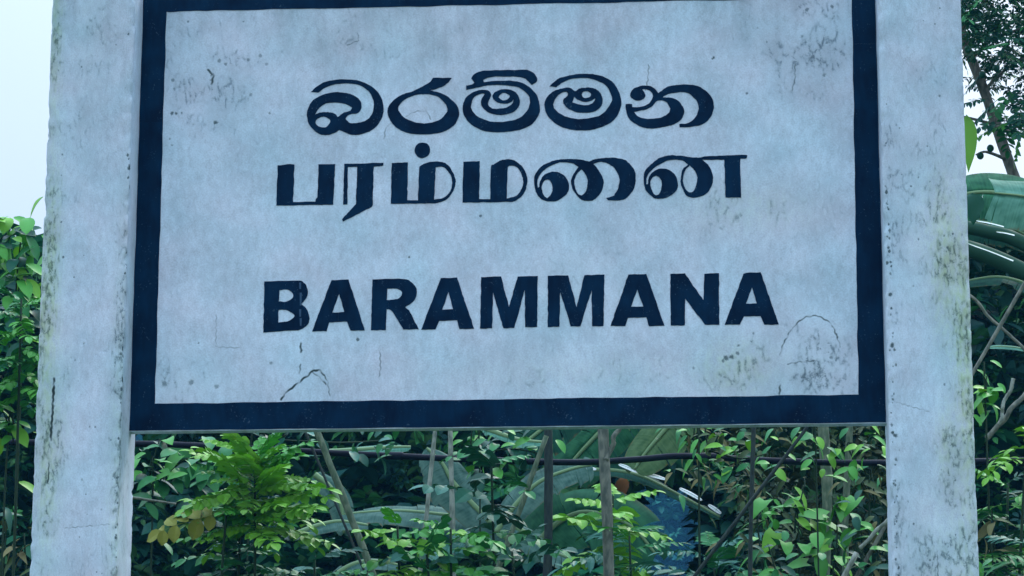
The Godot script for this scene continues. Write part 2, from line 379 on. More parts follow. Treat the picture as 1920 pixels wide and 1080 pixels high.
# whitewashed plaster: dirt is a list of [u, v, radius in u, radius in v, strength, greenness] patches, marks a list of [u, v, radius in pixels, strength]
func plaster(w: int, h: int, s: int, dirt: Array, marks: Array, lines: Array, base: Color, speck := 1.0, low_edge := 0.0) -> Array:
	var blotch := noise_bytes(noise(s, 0.006, 4), w, h)
	var fi := noise(s + 1, 0.06, 4).get_image(w, int(h * 0.6), false, false, false)
	fi.resize(w, h, Image.INTERPOLATE_CUBIC)
	var fine := fi.get_data()
	var qi := noise(s + 2, 0.045, 3, FastNoiseLite.TYPE_SIMPLEX_SMOOTH, true).get_image(w, int(h * 0.55), false, false, false)
	qi.resize(w, h, Image.INTERPOLATE_CUBIC)
	var squiggle := qi.get_data()
	var tint := noise_bytes(noise(s + 6, 0.005, 3), w, h)
	var cluster := noise_bytes(noise(s + 3, 0.011, 3), w, h)
	var grain := noise_bytes(noise(s + 4, 0.22, 2), w, h)
	var si := noise(s + 5, 0.02, 3).get_image(w, maxi(h / 9, 8), false, false, false)
	si.resize(w, h, Image.INTERPOLATE_CUBIC)
	var streak := si.get_data()
	var small := Vector2i(w / 8, h / 8)
	var weight := PackedFloat32Array()
	var green := PackedFloat32Array()
	weight.resize(small.x * small.y)
	green.resize(small.x * small.y)
	for y in small.y:
		for x in small.x:
			var u := (x + 0.5) / small.x
			var v := (y + 0.5) / small.y
			var t := 0.0
			var gr := 0.0
			for d in dirt:
				var q := Vector2((u - d[0]) / d[2], (v - d[1]) / d[3]).length_squared()
				var e: float = d[4] * exp(-q)
				t += e
				gr += e * d[5]
			weight[y * small.x + x] = t
			green[y * small.x + x] = gr
	var rgb := PackedByteArray()
	rgb.resize(w * h * 3)
	var high := PackedByteArray()
	high.resize(w * h)
	for y in h:
		var row := y * w
		var srow := mini(y / 8, small.y - 1) * small.x
		for x in w:
			var i := row + x
			var k := srow + mini(x / 8, small.x - 1)
			var wt := weight[k]
			var b := blotch[i] / 255.0
			var f := fine[i] / 255.0
			var st := streak[i] / 255.0
			var sq := squiggle[i] / 255.0
			var cl := cluster[i] / 255.0
			var gn := grain[i] / 255.0
			var hue := 0.10 * (tint[i] / 255.0 - 0.5)
			var tone := 0.93 + 0.13 * (b - 0.5) + 0.06 * (st - 0.5) + 0.15 * (f - 0.5) + 0.13 * (gn - 0.5)
			var sp := clampf((sq - 0.60 + 0.10 * wt) * 3.2, 0.0, 1.0) * clampf((gn * 0.5 + f * 0.75 - 0.56 + 0.08 * wt) * 4.0, 0.0, 1.0) * clampf((cl - 0.50 + 0.22 * wt) * 5.0, 0.0, 1.0) * speck
			var soft := clampf(0.08 + wt * 0.38, 0.0, 0.6) * clampf((cl * 0.7 + f * 0.9 + gn * 0.25 - 0.78) * 2.2, 0.0, 1.0)
			var top_streak_shade := exp(-4.0 * float(y) / h)  # rain streaks down from the top, with upper shade painted into the tone
			tone -= top_streak_shade * (0.05 + 0.30 * clampf(st - 0.42, 0.0, 0.5)) + 0.5 * exp(-26.0 * (1.0 - float(y) / h)) * clampf(st - 0.5, 0.0, 0.4) * low_edge
			var dark := 0.42 * sp * clampf(0.28 + wt, 0.0, 1.0) + 0.30 * soft
			var g := clampf(green[k], 0.0, 1.0) * clampf(f * 1.4 - 0.2 + 0.3 * cl, 0.0, 1.0)
			rgb[i * 3] = int(clampf(base.r * (tone + hue) * (1.0 - dark) * (1.0 - 0.05 * g), 0, 1) * 255.0)
			rgb[i * 3 + 1] = int(clampf(base.g * tone * (1.0 - 0.92 * dark) * (1.0 - 0.02 * g), 0, 1) * 255.0)
			rgb[i * 3 + 2] = int(clampf(base.b * tone * (1.0 - 0.88 * dark) * (1.0 - 0.22 * g), 0, 1) * 255.0)
			high[i] = int(clampf(0.5 + 0.25 * (f - 0.5) + 0.08 * (gn - 0.5) + 0.4 * (b - 0.5) - 0.3 * sp, 0, 1) * 255.0)
	var img := Image.create_from_data(w, h, false, Image.FORMAT_RGB8, rgb)
	var hi := Image.create_from_data(w, h, false, Image.FORMAT_L8, high)
	rng.seed = s
	for m in marks:
		var cx: float = m[0] * w
		var cy: float = m[1] * h
		var r: float = m[2]
		for y in range(int(cy - r * 2), int(cy + r * 2) + 1):
			for x in range(int(cx - r * 2), int(cx + r * 2) + 1):
				if x < 0 or y < 0 or x >= w or y >= h: continue
				var d := Vector2(x - cx, y - cy).length() / r + rng.randf_range(-0.25, 0.25) + (fine[y * w + x] / 255.0 - 0.5) * 1.6
				if d < 1.0:
					var e: float = m[3] * clampf((1.0 - d) * 2.0, 0, 1)
					img.set_pixel(x, y, img.get_pixel(x, y).lerp(Color(0.18, 0.24, 0.25), e * 0.8))
					hi.set_pixel(x, y, Color(1, 1, 1) * hi.get_pixel(x, y).r * (1.0 - 0.7 * e))
	for l in lines:                                     # cracks: [points in u v, width in pixels, strength]
		var pts: Array = l[0]
		for j in pts.size() - 1:
			var a := Vector2(pts[j].x * w, pts[j].y * h)
			var b2 := Vector2(pts[j + 1].x * w, pts[j + 1].y * h)
			var n := int(a.distance_to(b2) * 2.0) + 1
			for k in n:
				var c := a.lerp(b2, float(k) / n)
				c += Vector2(sin(c.y * 0.5), cos(c.x * 0.45)) * 0.8
				var r: float = l[1] * (0.6 + 0.6 * fine[clampi(int(c.y), 0, h - 1) * w + clampi(int(c.x), 0, w - 1)] / 255.0)
				for y in range(int(c.y - r), int(c.y + r) + 2):
					for x in range(int(c.x - r), int(c.x + r) + 2):
						if x < 0 or y < 0 or x >= w or y >= h: continue
						var e: float = l[2] * clampf(r + 0.5 - Vector2(x - c.x, y - c.y).length(), 0, 1) * 0.30 * clampf(fine[y * w + x] / 255.0 * 2.6 - 0.5, 0.1, 1.0)
						img.set_pixel(x, y, img.get_pixel(x, y).lerp(Color(0.16, 0.21, 0.21), e))
						hi.set_pixel(x, y, Color(1, 1, 1) * hi.get_pixel(x, y).r * (1.0 - 0.6 * e))
	return [ImageTexture.create_from_image(img), ImageTexture.create_from_image(hi)]


func plaster_material(t: Array, relief: float) -> StandardMaterial3D:
	var m := StandardMaterial3D.new()
	m.albedo_texture = t[0]
	m.roughness = 0.82
	m.metallic_specular = 0.35
	m.heightmap_enabled = true
	m.heightmap_texture = t[1]
	m.heightmap_scale = relief
	return m


func wood(name: String, dark: Color, light: Color, freq := 0.03) -> StandardMaterial3D:
	var m := StandardMaterial3D.new()
	var t := NoiseTexture2D.new()
	t.width = 128
	t.height = 128
	t.seamless = true
	t.noise = noise(name.length() * 7, freq, 4)
	var g := Gradient.new()
	g.colors = PackedColorArray([dark.linear_to_srgb(), light.linear_to_srgb()])
	g.offsets = PackedFloat32Array([0.25, 0.75])
	t.color_ramp = g
	m.albedo_texture = t
	m.uv1_triplanar = true
	m.uv1_scale = Vector3(14, 5, 14)
	m.roughness = 0.8
	mats[name] = m
	return m


func banana_material(name: String, dark: Color, light: Color, back: float, rough: float) -> StandardMaterial3D:
	var w := 256
	var img := Image.create(w, 32, false, Image.FORMAT_RGB8)
	var hi := Image.create(w, 32, false, Image.FORMAT_L8)
	var f := noise(name.length() * 11, 0.09, 3)
	var g := noise(name.length() * 5 + 3, 0.012, 3)
	for x in w:
		var v := 0.5 + 0.55 * f.get_noise_1d(x * 2.0) + 0.12 * sin(x * 0.78)
		for y in 32:
			var k := clampf(v * 0.65 + 0.9 * g.get_noise_2d(x * 2.0, y * 6.0) + 0.28, 0, 1)
			var c := dark.lerp(light, k)
			var rim := (y - 30.0) / 3.0 + 0.7 * g.get_noise_2d(x * 5.0, 70.0)
			if rim > 0.0: c = c.lerp(Color(0.16, 0.11, 0.045), clampf(rim, 0, 0.85))
			img.set_pixel(x, y, c.linear_to_srgb())
			hi.set_pixel(x, y, Color(1, 1, 1) * clampf(v, 0, 1))
	var m := StandardMaterial3D.new()
	m.albedo_texture = ImageTexture.create_from_image(img)
	m.heightmap_enabled = true
	m.heightmap_texture = ImageTexture.create_from_image(hi)
	m.heightmap_scale = 0.05
	m.uv1_scale = Vector3(2.6, 1, 1)
	m.metallic_specular = 0.25
	m.roughness = rough
	m.cull_mode = BaseMaterial3D.CULL_DISABLED
	if back > 0.0:
		m.backlight_enabled = true
		m.backlight = Color(back, back, back * 0.6)
	mats[name] = m
	return m


# ---------------------------------------------------------------- the board
func contour(v: Array) -> PackedVector2Array:        # smooth outline through the listed points, sharp at marked corners
	var n := v.size() / 3
	var out := PackedVector2Array()
	var hand := noise(88, 0.045, 3)
	for i in n:
		var p: Array = []
		for k in [-1, 0, 1, 2]:
			var j: int = posmod(i + k, n) * 3
			p.append(Vector3(v[j], v[j + 1], v[j + 2]))
		var b := Vector2(p[1].x, p[1].y)
		var c := Vector2(p[2].x, p[2].y)
		var a := Vector2(p[0].x, p[0].y) if p[1].z < 0.5 else b * 2.0 - c
		var d := Vector2(p[3].x, p[3].y) if p[2].z < 0.5 else c * 2.0 - b
		var straight: bool = p[1].z > 0.5 and p[2].z > 0.5
		var each := maxi(1, int(b.distance_to(c) / 7.0)) if straight else 5
		for k in each:
			var q := b.lerp(c, float(k) / each) if straight else b.cubic_interpolate(c, a, d, float(k) / each)
			if k > 0: q += Vector2(hand.get_noise_2d(q.x, q.y), hand.get_noise_2d(q.y + 700.0, q.x)) * 1.5
			out.append(q * 0.001)
	return out


func signed_area(p: PackedVector2Array) -> float:
	var s := 0.0
	for i in p.size(): s += p[i].cross(p[(i + 1) % p.size()])
	return s * 0.5


# paint with a body: a flat shape with holes, front at z = proud, sides back to z = 0
func paint_mesh(outer: PackedVector2Array, holes: Array, proud: float) -> ArrayMesh:
	var st := begin(false)
	if signed_area(outer) < 0: outer.reverse()
	var ring := outer.duplicate()
	var order: Array = []
	for h in holes:
		if signed_area(h) > 0: h.reverse()
		order.append(h)
	for h in order:
		var best := INF
		var bi := 0
		var bj := 0
		for i in ring.size():
			for j in h.size():
				var d: float = ring[i].distance_squared_to(h[j])
				if d < best:
					best = d
					bi = i
					bj = j
		var cut := PackedVector2Array()
		for i in bi + 1: cut.append(ring[i])
		for j in h.size() + 1: cut.append(h[(bj + j) % h.size()])
		for i in range(bi, ring.size()): cut.append(ring[i])
		var nudge: Vector2 = (h[bj] - ring[bi]).normalized().orthogonal() * 0.00004
		cut[bi + 1 + h.size()] += nudge
		cut[bi + 2 + h.size()] += nudge
		ring = cut
	var tris := Geometry2D.triangulate_polygon(ring)
	if tris.is_empty(): push_warning("outline not triangulated")
	for i in range(0, tris.size(), 3):
		var a := ring[tris[i]]
		var b := ring[tris[i + 1]]
		var c := ring[tris[i + 2]]
		if (b - a).cross(c - a) > 0:
			var swap := b
			b = c
			c = swap
		tri(st, Vector3(a.x, a.y, proud), Vector3(b.x, b.y, proud), Vector3(c.x, c.y, proud))
	for p in [outer] + order:
		for i in p.size():
			var a: Vector2 = p[i]
			var b: Vector2 = p[(i + 1) % p.size()]
			quad(st, Vector3(a.x, a.y, 0), Vector3(a.x, a.y, proud), Vector3(b.x, b.y, proud), Vector3(b.x, b.y, 0))
	return done(st)


func wobbly(points: Array, step: float, amount: float, s: int) -> PackedVector2Array:
	var f := noise(s, 9.0, 3)
	var out := PackedVector2Array()
	for i in points.size():
		var a: Vector2 = points[i]
		var b: Vector2 = points[(i + 1) % points.size()]
		var n := int(a.distance_to(b) / step) + 1
		var side := (b - a).normalized().orthogonal()
		for k in n:
			var p := a.lerp(b, float(k) / n)
			out.append(p + side * amount * f.get_noise_2d(p.x * 1.0, p.y * 1.0) * (0.0 if k == 0 else 1.0))
	return out


# concrete post with worn, chipped edges; the front face is at z = 0
func post_mesh(x0: float, x1: float, y0: float, y1: float, depth: float, s: int) -> ArrayMesh:
	var profile: Array = []                             # x, z, how much the edge wears, counted from the middle of the rear face
	var across := x1 - x0
	var c := 0.0035
	var half_rear := 4
	var corners := [[Vector2(x0, -depth), Vector2(x0, 0)], [Vector2(x0, 0), Vector2(x1, 0)], [Vector2(x1, 0), Vector2(x1, -depth)], [Vector2(x1, -depth), Vector2(x0, -depth)]]
	for e in corners:
		var a: Vector2 = e[0]
		var b: Vector2 = e[1]
		var d := (b - a).normalized()
		var l := a.distance_to(b)
		for q in [c, c + 0.004, 0.02, l * 0.3, l * 0.5, l * 0.7, l - 0.02, l - c - 0.004, l - c]:
			var wear := exp(-minf(q, l - q) / 0.012)
			profile.append([a + d * q, wear])
		profile.append([b - d * c * 0.3 + d.orthogonal() * 0.0 + (d.orthogonal() * -1.0) * 0.0, 1.0])
	var n := profile.size()
	var total := 0.0
	var arc: Array = [0.0]
	for i in n:
		total += profile[i][0].distance_to(profile[(i + 1) % n][0])
		arc.append(total)
	var chip := noise(s, 34.0, 3)
	var bow := noise(s + 9, 1.6, 3)
	var middle := Vector2((x0 + x1) * 0.5, -depth * 0.5)
	var rows := int((y1 - y0) / 0.011)
	var st := begin(true)
	var prev := PackedVector3Array()
	for r in rows + 1:
		var y := lerpf(y0, y1, float(r) / rows)
		var now := PackedVector3Array()
		for i in n:
			var p: Vector2 = profile[i][0]
			var wear: float = profile[i][1]
			var bite := maxf(0.0, chip.get_noise_3d(p.x, y, p.y) - 0.10) * 0.020 * wear
			var lean := 0.0012 * bow.get_noise_2d(y, signf(p.x - middle.x) * 3.0)
			var q := p.move_toward(middle, bite)
			now.append(Vector3(q.x + lean, y, q.y + 0.0012 * chip.get_noise_3d(p.x * 0.3, y * 0.3, 5.0)))
		if prev:
			for i in n:
				var j := (i + 1) % n
				var va := (y1 - lerpf(y0, y1, float(r - 1) / rows)) / 1.75
				var vb := (y1 - y) / 1.75
				var q := [prev[i], now[i], now[j], prev[j]]
				var uv := [Vector2(arc[i] / total, va), Vector2(arc[i] / total, vb), Vector2(arc[i + 1] / total, vb), Vector2(arc[i + 1] / total, va)]
				for k in [0, 1, 2, 0, 2, 3]:
					st.set_uv(uv[k])
					st.add_vertex(q[k])
		prev = now
	for i in range(1, n - 1):
		for k in [0, i, i + 1]:
			st.set_uv(Vector2(0.02, 0.02))
			st.add_vertex(prev[k])
	return done(st)


func slab_mesh(x0: float, x1: float, y0: float, y1: float, z0: float, z1: float) -> ArrayMesh:
	var st := begin(false)
	var v := func(x: float, y: float, z: float): return Vector3(x0 if x < 0.5 else x1, y0 if y < 0.5 else y1, z0 if z < 0.5 else z1)
	var faces := [[[0, 0, 1], [0, 1, 1], [1, 1, 1], [1, 0, 1]], [[1, 0, 0], [1, 1, 0], [0, 1, 0], [0, 0, 0]], [[0, 0, 0], [0, 0, 1], [1, 0, 1], [1, 0, 0]], [[0, 1, 1], [0, 1, 0], [1, 1, 0], [1, 1, 1]], [[0, 0, 0], [0, 1, 0], [0, 1, 1], [0, 0, 1]], [[1, 0, 1], [1, 1, 1], [1, 1, 0], [1, 0, 0]]]
	for f in faces:
		var q: Array = []
		for k in f: q.append([(v as Callable).call(k[0], k[1], k[2]), Vector2(k[0], 1.0 - k[1]) if f == faces[0] else Vector2(k[0], 0.985 + 0.01 * k[2])])
		for k in [0, 1, 2, 0, 2, 3]:
			st.set_uv(q[k][1])
			st.add_vertex(q[k][0])
	return done(st)


func board_uv(px: float, py: float) -> Vector2:      # where a pixel of the photograph lies on the slab, 0 to 1
	var p := at(px, py, -RECESS)
	return Vector2((p.x + 0.9) / 1.8, (BOARD_Y + 1.115 - p.y) / 1.115)


func build_board() -> void:
	var o := thing("name_board", "weathered white concrete station name board in two posts with navy border and lettering", "sign", Vector3(0, GROUND_FRONT, 0))
	var white := Color(0.852, 0.900, 0.955)
	# slab
	var marks: Array = []
	for m in [[403, 230, 5, 0.9], [330, 212, 4, 0.8], [322, 212, 4, 0.8], [340, 211, 3, 0.6], [1338, 108, 3, 1.0], [1335, 110, 3, 0.9], [900, 405, 3, 0.7], [767, 482, 2.5, 0.8], [670, 637, 3, 0.8], [1400, 175, 3, 0.7], [372, 643, 3, 0.7], [318, 260, 4, 0.6], [322, 272, 4, 0.5], [396, 140, 4, 0.5], [394, 150, 3, 0.5], [410, 114, 4, 0.5], [422, 120, 4, 0.5], [465, 112, 4, 0.5], [488, 104, 4, 0.4], [500, 120, 4, 0.35], [505, 212, 3, 0.5], [470, 178, 4, 0.4], [1513, 18, 4, 0.6], [1560, 12, 4, 0.6], [1503, 68, 5, 0.5], [1550, 80, 4, 0.5], [1545, 140, 5, 0.5], [1420, 52, 4, 0.4], [1437, 78, 3, 0.5], [323, 150, 4, 0.5], [325, 165, 4, 0.5], [352, 40, 3, 0.5], [456, 40, 3, 0.6], [358, 718, 6, 0.5], [308, 720, 7, 0.45], [405, 725, 5, 0.4], [1360, 672, 6, 0.8], [1372, 669, 5, 0.8], [1355, 676, 5, 0.6], [1384, 648, 4, 0.7], [1382, 662, 4, 0.6], [1408, 640, 4, 0.6], [1412, 625, 3, 0.5], [1300, 690, 3, 0.4], [563, 650, 3, 0.6], [565, 657, 3, 0.5], [508, 680, 4, 0.5], [1558, 670, 4, 0.5], [1568, 626, 3, 0.8], [1570, 632, 3, 0.7]]:
		var uv := board_uv(m[0], m[1])
		marks.append([uv.x, uv.y, m[2] * 0.9, m[3]])
	var dirt: Array = []
	for d in [[390, 150, 110, 120, 0.55, 0.0], [1520, 80, 120, 110, 0.7, 0.0], [1525, 690, 70, 80, 1.0, 0.1], [1380, 690, 60, 50, 0.55, 0.9], [1400, 390, 130, 50, 0.45, 0.5], [340, 720, 80, 40, 0.5, 0.1], [1090, 700, 260, 40, 0.25, 0.5], [1080, 530, 100, 100, 0.3, 0.2], [700, 60, 200, 60, 0.3, 0.2]]:
		var uv := board_uv(d[0], d[1])
		dirt.append([uv.x, uv.y, d[2] / 1420.0, d[3] / 900.0, d[4], d[5]])
	var cracks: Array = []
	for l in [[[527, 750, 533, 738, 552, 723, 575, 705, 588, 694, 600, 694, 607, 703], 1.9, 1.0], [[607, 703, 614, 716, 616, 730, 618, 742], 1.2, 0.5], [[585, 697, 600, 708, 612, 722], 1.5, 0.4], [[1462, 665, 1468, 645, 1480, 622, 1494, 605], 1.3, 0.55], [[1494, 605, 1510, 594, 1530, 591, 1550, 600, 1562, 612, 1566, 625, 1576, 650], 1.3, 0.55], [[1475, 682, 1500, 678, 1528, 676], 1.3, 0.45], [[1462, 720, 1461, 740], 2.0, 0.5], [[563, 642, 564, 660], 1.8, 0.6], [[563, 682, 561, 700], 1.5, 0.45], [[712, 655, 713, 690, 710, 708], 1.2, 0.35], [[388, 130, 400, 140, 396, 158], 2.2, 0.55], [[720, 260, 722, 240, 740, 226], 1.2, 0.3], [[760, 218, 780, 208, 800, 209, 808, 224], 1.1, 0.35], [[405, 590, 404, 650, 450, 652], 1.0, 0.3], [[670, 60, 672, 75, 650, 85], 1.2, 0.35], [[1216, 120, 1214, 150, 1210, 170], 1.2, 0.35], [[1490, 120, 1490, 150, 1484, 170], 1.5, 0.3], [[1390, 560, 1391, 590], 1.0, 0.3]]:
		var pts: Array = []
		for i in range(0, l[0].size(), 2): pts.append(board_uv(l[0][i], l[0][i + 1]))
		cracks.append([pts, l[1], l[2]])
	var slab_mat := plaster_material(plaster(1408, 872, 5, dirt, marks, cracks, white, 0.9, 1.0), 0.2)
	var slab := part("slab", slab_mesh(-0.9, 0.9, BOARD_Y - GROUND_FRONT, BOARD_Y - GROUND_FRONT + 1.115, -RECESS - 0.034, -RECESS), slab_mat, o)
	# border and letters: brushed on, a film of paint just proud of the slab
	var navy := StandardMaterial3D.new()
	var coat := Image.create(768, 768, false, Image.FORMAT_RGB8)
	var n_wide := noise(31, 0.008, 4)
	var n_brush := noise(32, 0.05, 3)
	var n_fleck := noise(33, 0.13, 3)
	for y in 768:
		for x in 768:
			var k := clampf(0.5 + 0.7 * n_wide.get_noise_2d(x, y) + 0.35 * n_brush.get_noise_2d(x, y * 0.25), 0, 1)
			var c := Color(0.0, 0.007, 0.026).lerp(Color(0.001, 0.021, 0.058), k)
			var e := n_fleck.get_noise_2d(x, y) + 0.5 * n_wide.get_noise_2d(x * 2.0 + 900.0, y * 2.0)
			if e > 0.60: c = c.lerp(Color(0.08, 0.13, 0.18), clampf((e - 0.60) * 4.0, 0, 0.5))
			coat.set_pixel(x, y, c.linear_to_srgb())
	navy.albedo_texture = ImageTexture.create_from_image(coat)
	navy.uv1_triplanar = true
	navy.uv1_scale = Vector3(1.3, 1.3, 1.3)
	navy.roughness = 0.6
	navy.metallic_specular = 0.16
	var face := Transform3D(Basis(), Vector3(0, BOARD_Y - GROUND_FRONT, -RECESS))
	var outer := wobbly([Vector2(-0.8985, 0.002), Vector2(0.8985, 0.002), Vector2(0.8985, 1.112), Vector2(-0.8985, 1.112)], 0.02, 0.0012, 3)
	var inner := wobbly([Vector2(-0.839, 0.067), Vector2(0.836, 0.069), Vector2(0.842, 1.053), Vector2(-0.840, 1.053)], 0.008, 0.0022, 4)
	part("border", paint_mesh(outer, [inner], 0.0011), navy, slab, face)
	for called in letters:
		var rings: Array = letters[called]
		var holes: Array = []
		for i in range(1, rings.size()): holes.append(contour(rings[i]))
		part("letter", paint_mesh(contour(rings[0]), holes, 0.0012), navy, slab, face)
	# the brush streak that has worn thin on the first latin letter
	var streak := paint("worn_paint", Color(0.03, 0.075, 0.14), 0.7)
	for q in [[563, 530, 542], [564, 549, 573], [563, 580, 594], [564, 597, 611]]:
		var ring := PackedVector2Array()
		for k in [[-2, 1], [2, 1], [1.5, 2], [-1.5, 2]]:
			var w := at(q[0] + k[0], q[k[1]], -RECESS)
			ring.append(Vector2(w.x, w.y - BOARD_Y))
		part("worn_streak", paint_mesh(ring, [], 0.0016), streak, slab, face)
	# posts
	for side in 2:
		var d2: Array = []
		# the front face spans u 0.23 to 0.50 on both posts
		if side == 0: d2 = [[0.25, 0.50, 0.030, 0.16, 1.3, 0.9], [0.27, 0.75, 0.03, 0.10, 1.0, 0.7], [0.31, 0.68, 0.03, 0.12, 0.5, 0.4], [0.49, 0.6, 0.03, 0.2, 1.0, 0.2], [0.50, 0.85, 0.03, 0.15, 0.9, 0.4], [0.26, 1.0, 0.06, 0.08, 0.7, 0.8], [0.36, 0.12, 0.08, 0.1, 0.4, 0.2], [0.24, 0.12, 0.02, 0.12, 0.9, 0.8], [0.32, 0.3, 0.05, 0.1, 0.35, 0.1], [0.37, 0.95, 0.08, 0.08, 0.4, 0.1], [0.60, 0.8, 0.09, 0.5, 0.4, 0.5]]
		else: d2 = [[0.42, 0.47, 0.04, 0.10, 1.0, 0.9], [0.48, 0.60, 0.03, 0.16, 1.1, 1.3], [0.35, 0.42, 0.06, 0.1, 0.5, 0.3], [0.41, 0.72, 0.03, 0.05, 0.9, 0.7], [0.36, 0.88, 0.08, 0.10, 0.7, 0.3], [0.46, 0.9, 0.05, 0.14, 0.8, 0.5], [0.26, 0.4, 0.03, 0.2, 0.6, 0.0], [0.40, 0.25, 0.1, 0.1, 0.3, 0.0], [0.25, 0.85, 0.02, 0.1, 0.7, 0.1], [0.40, 1.0, 0.1, 0.08, 0.7, 0.3]]
		var lines: Array = []
		if side == 0: lines = [[[Vector2(0.279, 0.615), Vector2(0.277, 0.66), Vector2(0.275, 0.70)], 3.2, 1.0], [[Vector2(0.272, 0.73), Vector2(0.271, 0.76)], 1.8, 0.6], [[Vector2(0.33, 0.82), Vector2(0.47, 0.815)], 1.0, 0.35]]
		else: lines = [[[Vector2(0.37, 0.86), Vector2(0.371, 0.93)], 1.4, 0.4], [[Vector2(0.25, 0.66), Vector2(0.36, 0.675)], 1.0, 0.3]]
		var specks: Array = []
		rng.seed = 90 + side
		for k in 46: specks.append([rng.randf_range(0.24, 0.5), rng.randf(), rng.randf_range(1.2, 3.0), rng.randf_range(0.3, 0.8)])
		for k in 70: specks.append([(0.497 if side == 0 else 0.245) + rng.randfn(0, 0.004), rng.randf_range(0.3, 1.0), rng.randf_range(1.5, 4.2), rng.randf_range(0.5, 1.0)])
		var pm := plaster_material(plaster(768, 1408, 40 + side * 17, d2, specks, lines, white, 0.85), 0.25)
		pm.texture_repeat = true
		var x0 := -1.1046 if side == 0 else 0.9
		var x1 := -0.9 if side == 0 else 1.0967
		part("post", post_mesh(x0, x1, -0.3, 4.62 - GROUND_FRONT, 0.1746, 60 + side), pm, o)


# ---------------------------------------------------------------- the sky
func sky_picture() -> ImageTexture:
	var w := 512
	var h := 256
	var img := Image.create(w, h, false, Image.FORMAT_RGBF)
	var f := noise(12, 1.3, 4)
	for y in h:
		var up := (0.5 - (y + 0.5) / h) * PI
		for x in w:
			var a := (x + 0.5) / w * TAU
			var d := Vector3(sin(a) * cos(up), sin(up), -cos(a) * cos(up))
			var n := f.get_noise_3dv(d * 1.4) * 0.5
			var e := clampf(sin(up), 0, 1)
			var c := Color(0.50, 0.56, 0.625).lerp(Color(0.69, 0.92, 1.20), smoothstep(0.05, 0.9, e))
			var glow := exp(-pow(d.angle_to(Vector3(0.40, 0.50, -0.85).normalized()) / 0.36, 2.0))
			c = c * (0.92 + 0.55 * e + 0.35 * n) + Color(0.66, 0.64, 0.60) * glow
			if up < 0: c = Color(0.12, 0.16, 0.15)
			img.set_pixel(x, y, Color(c.r, c.g, c.b))
	return ImageTexture.create_from_image(img)


# ---------------------------------------------------------------- growth
func mass(called: String, label: String, mesh: Mesh, m: Material, count: int, s: int, place: Callable, parent: Node3D = null) -> void:
	rng.seed = s
	var where: Array = []
	var tint: Array = []
	for i in count:
		var got: Array = (place as Callable).call(i)
		if got.is_empty(): continue
		where.append(got[0])
		tint.append(got[1])
	var mm := MultiMesh.new()
	mm.transform_format = MultiMesh.TRANSFORM_3D
	mm.use_colors = true
	mm.mesh = mesh
	mm.instance_count = where.size()
	for i in where.size():
		mm.set_instance_transform(i, where[i])
		mm.set_instance_color(i, tint[i])
	var o := MultiMeshInstance3D.new()
	var home: Node3D = parent if parent else self
	o.name = numbered(called, home)
	o.multimesh = mm
	o.material_override = m
	home.add_child(o, true)
	if parent:
		o.set_meta("kind", "stuff")
		return
	tag(o, label, "undergrowth" if called != "distant_forest" else "forest", "", "stuff")


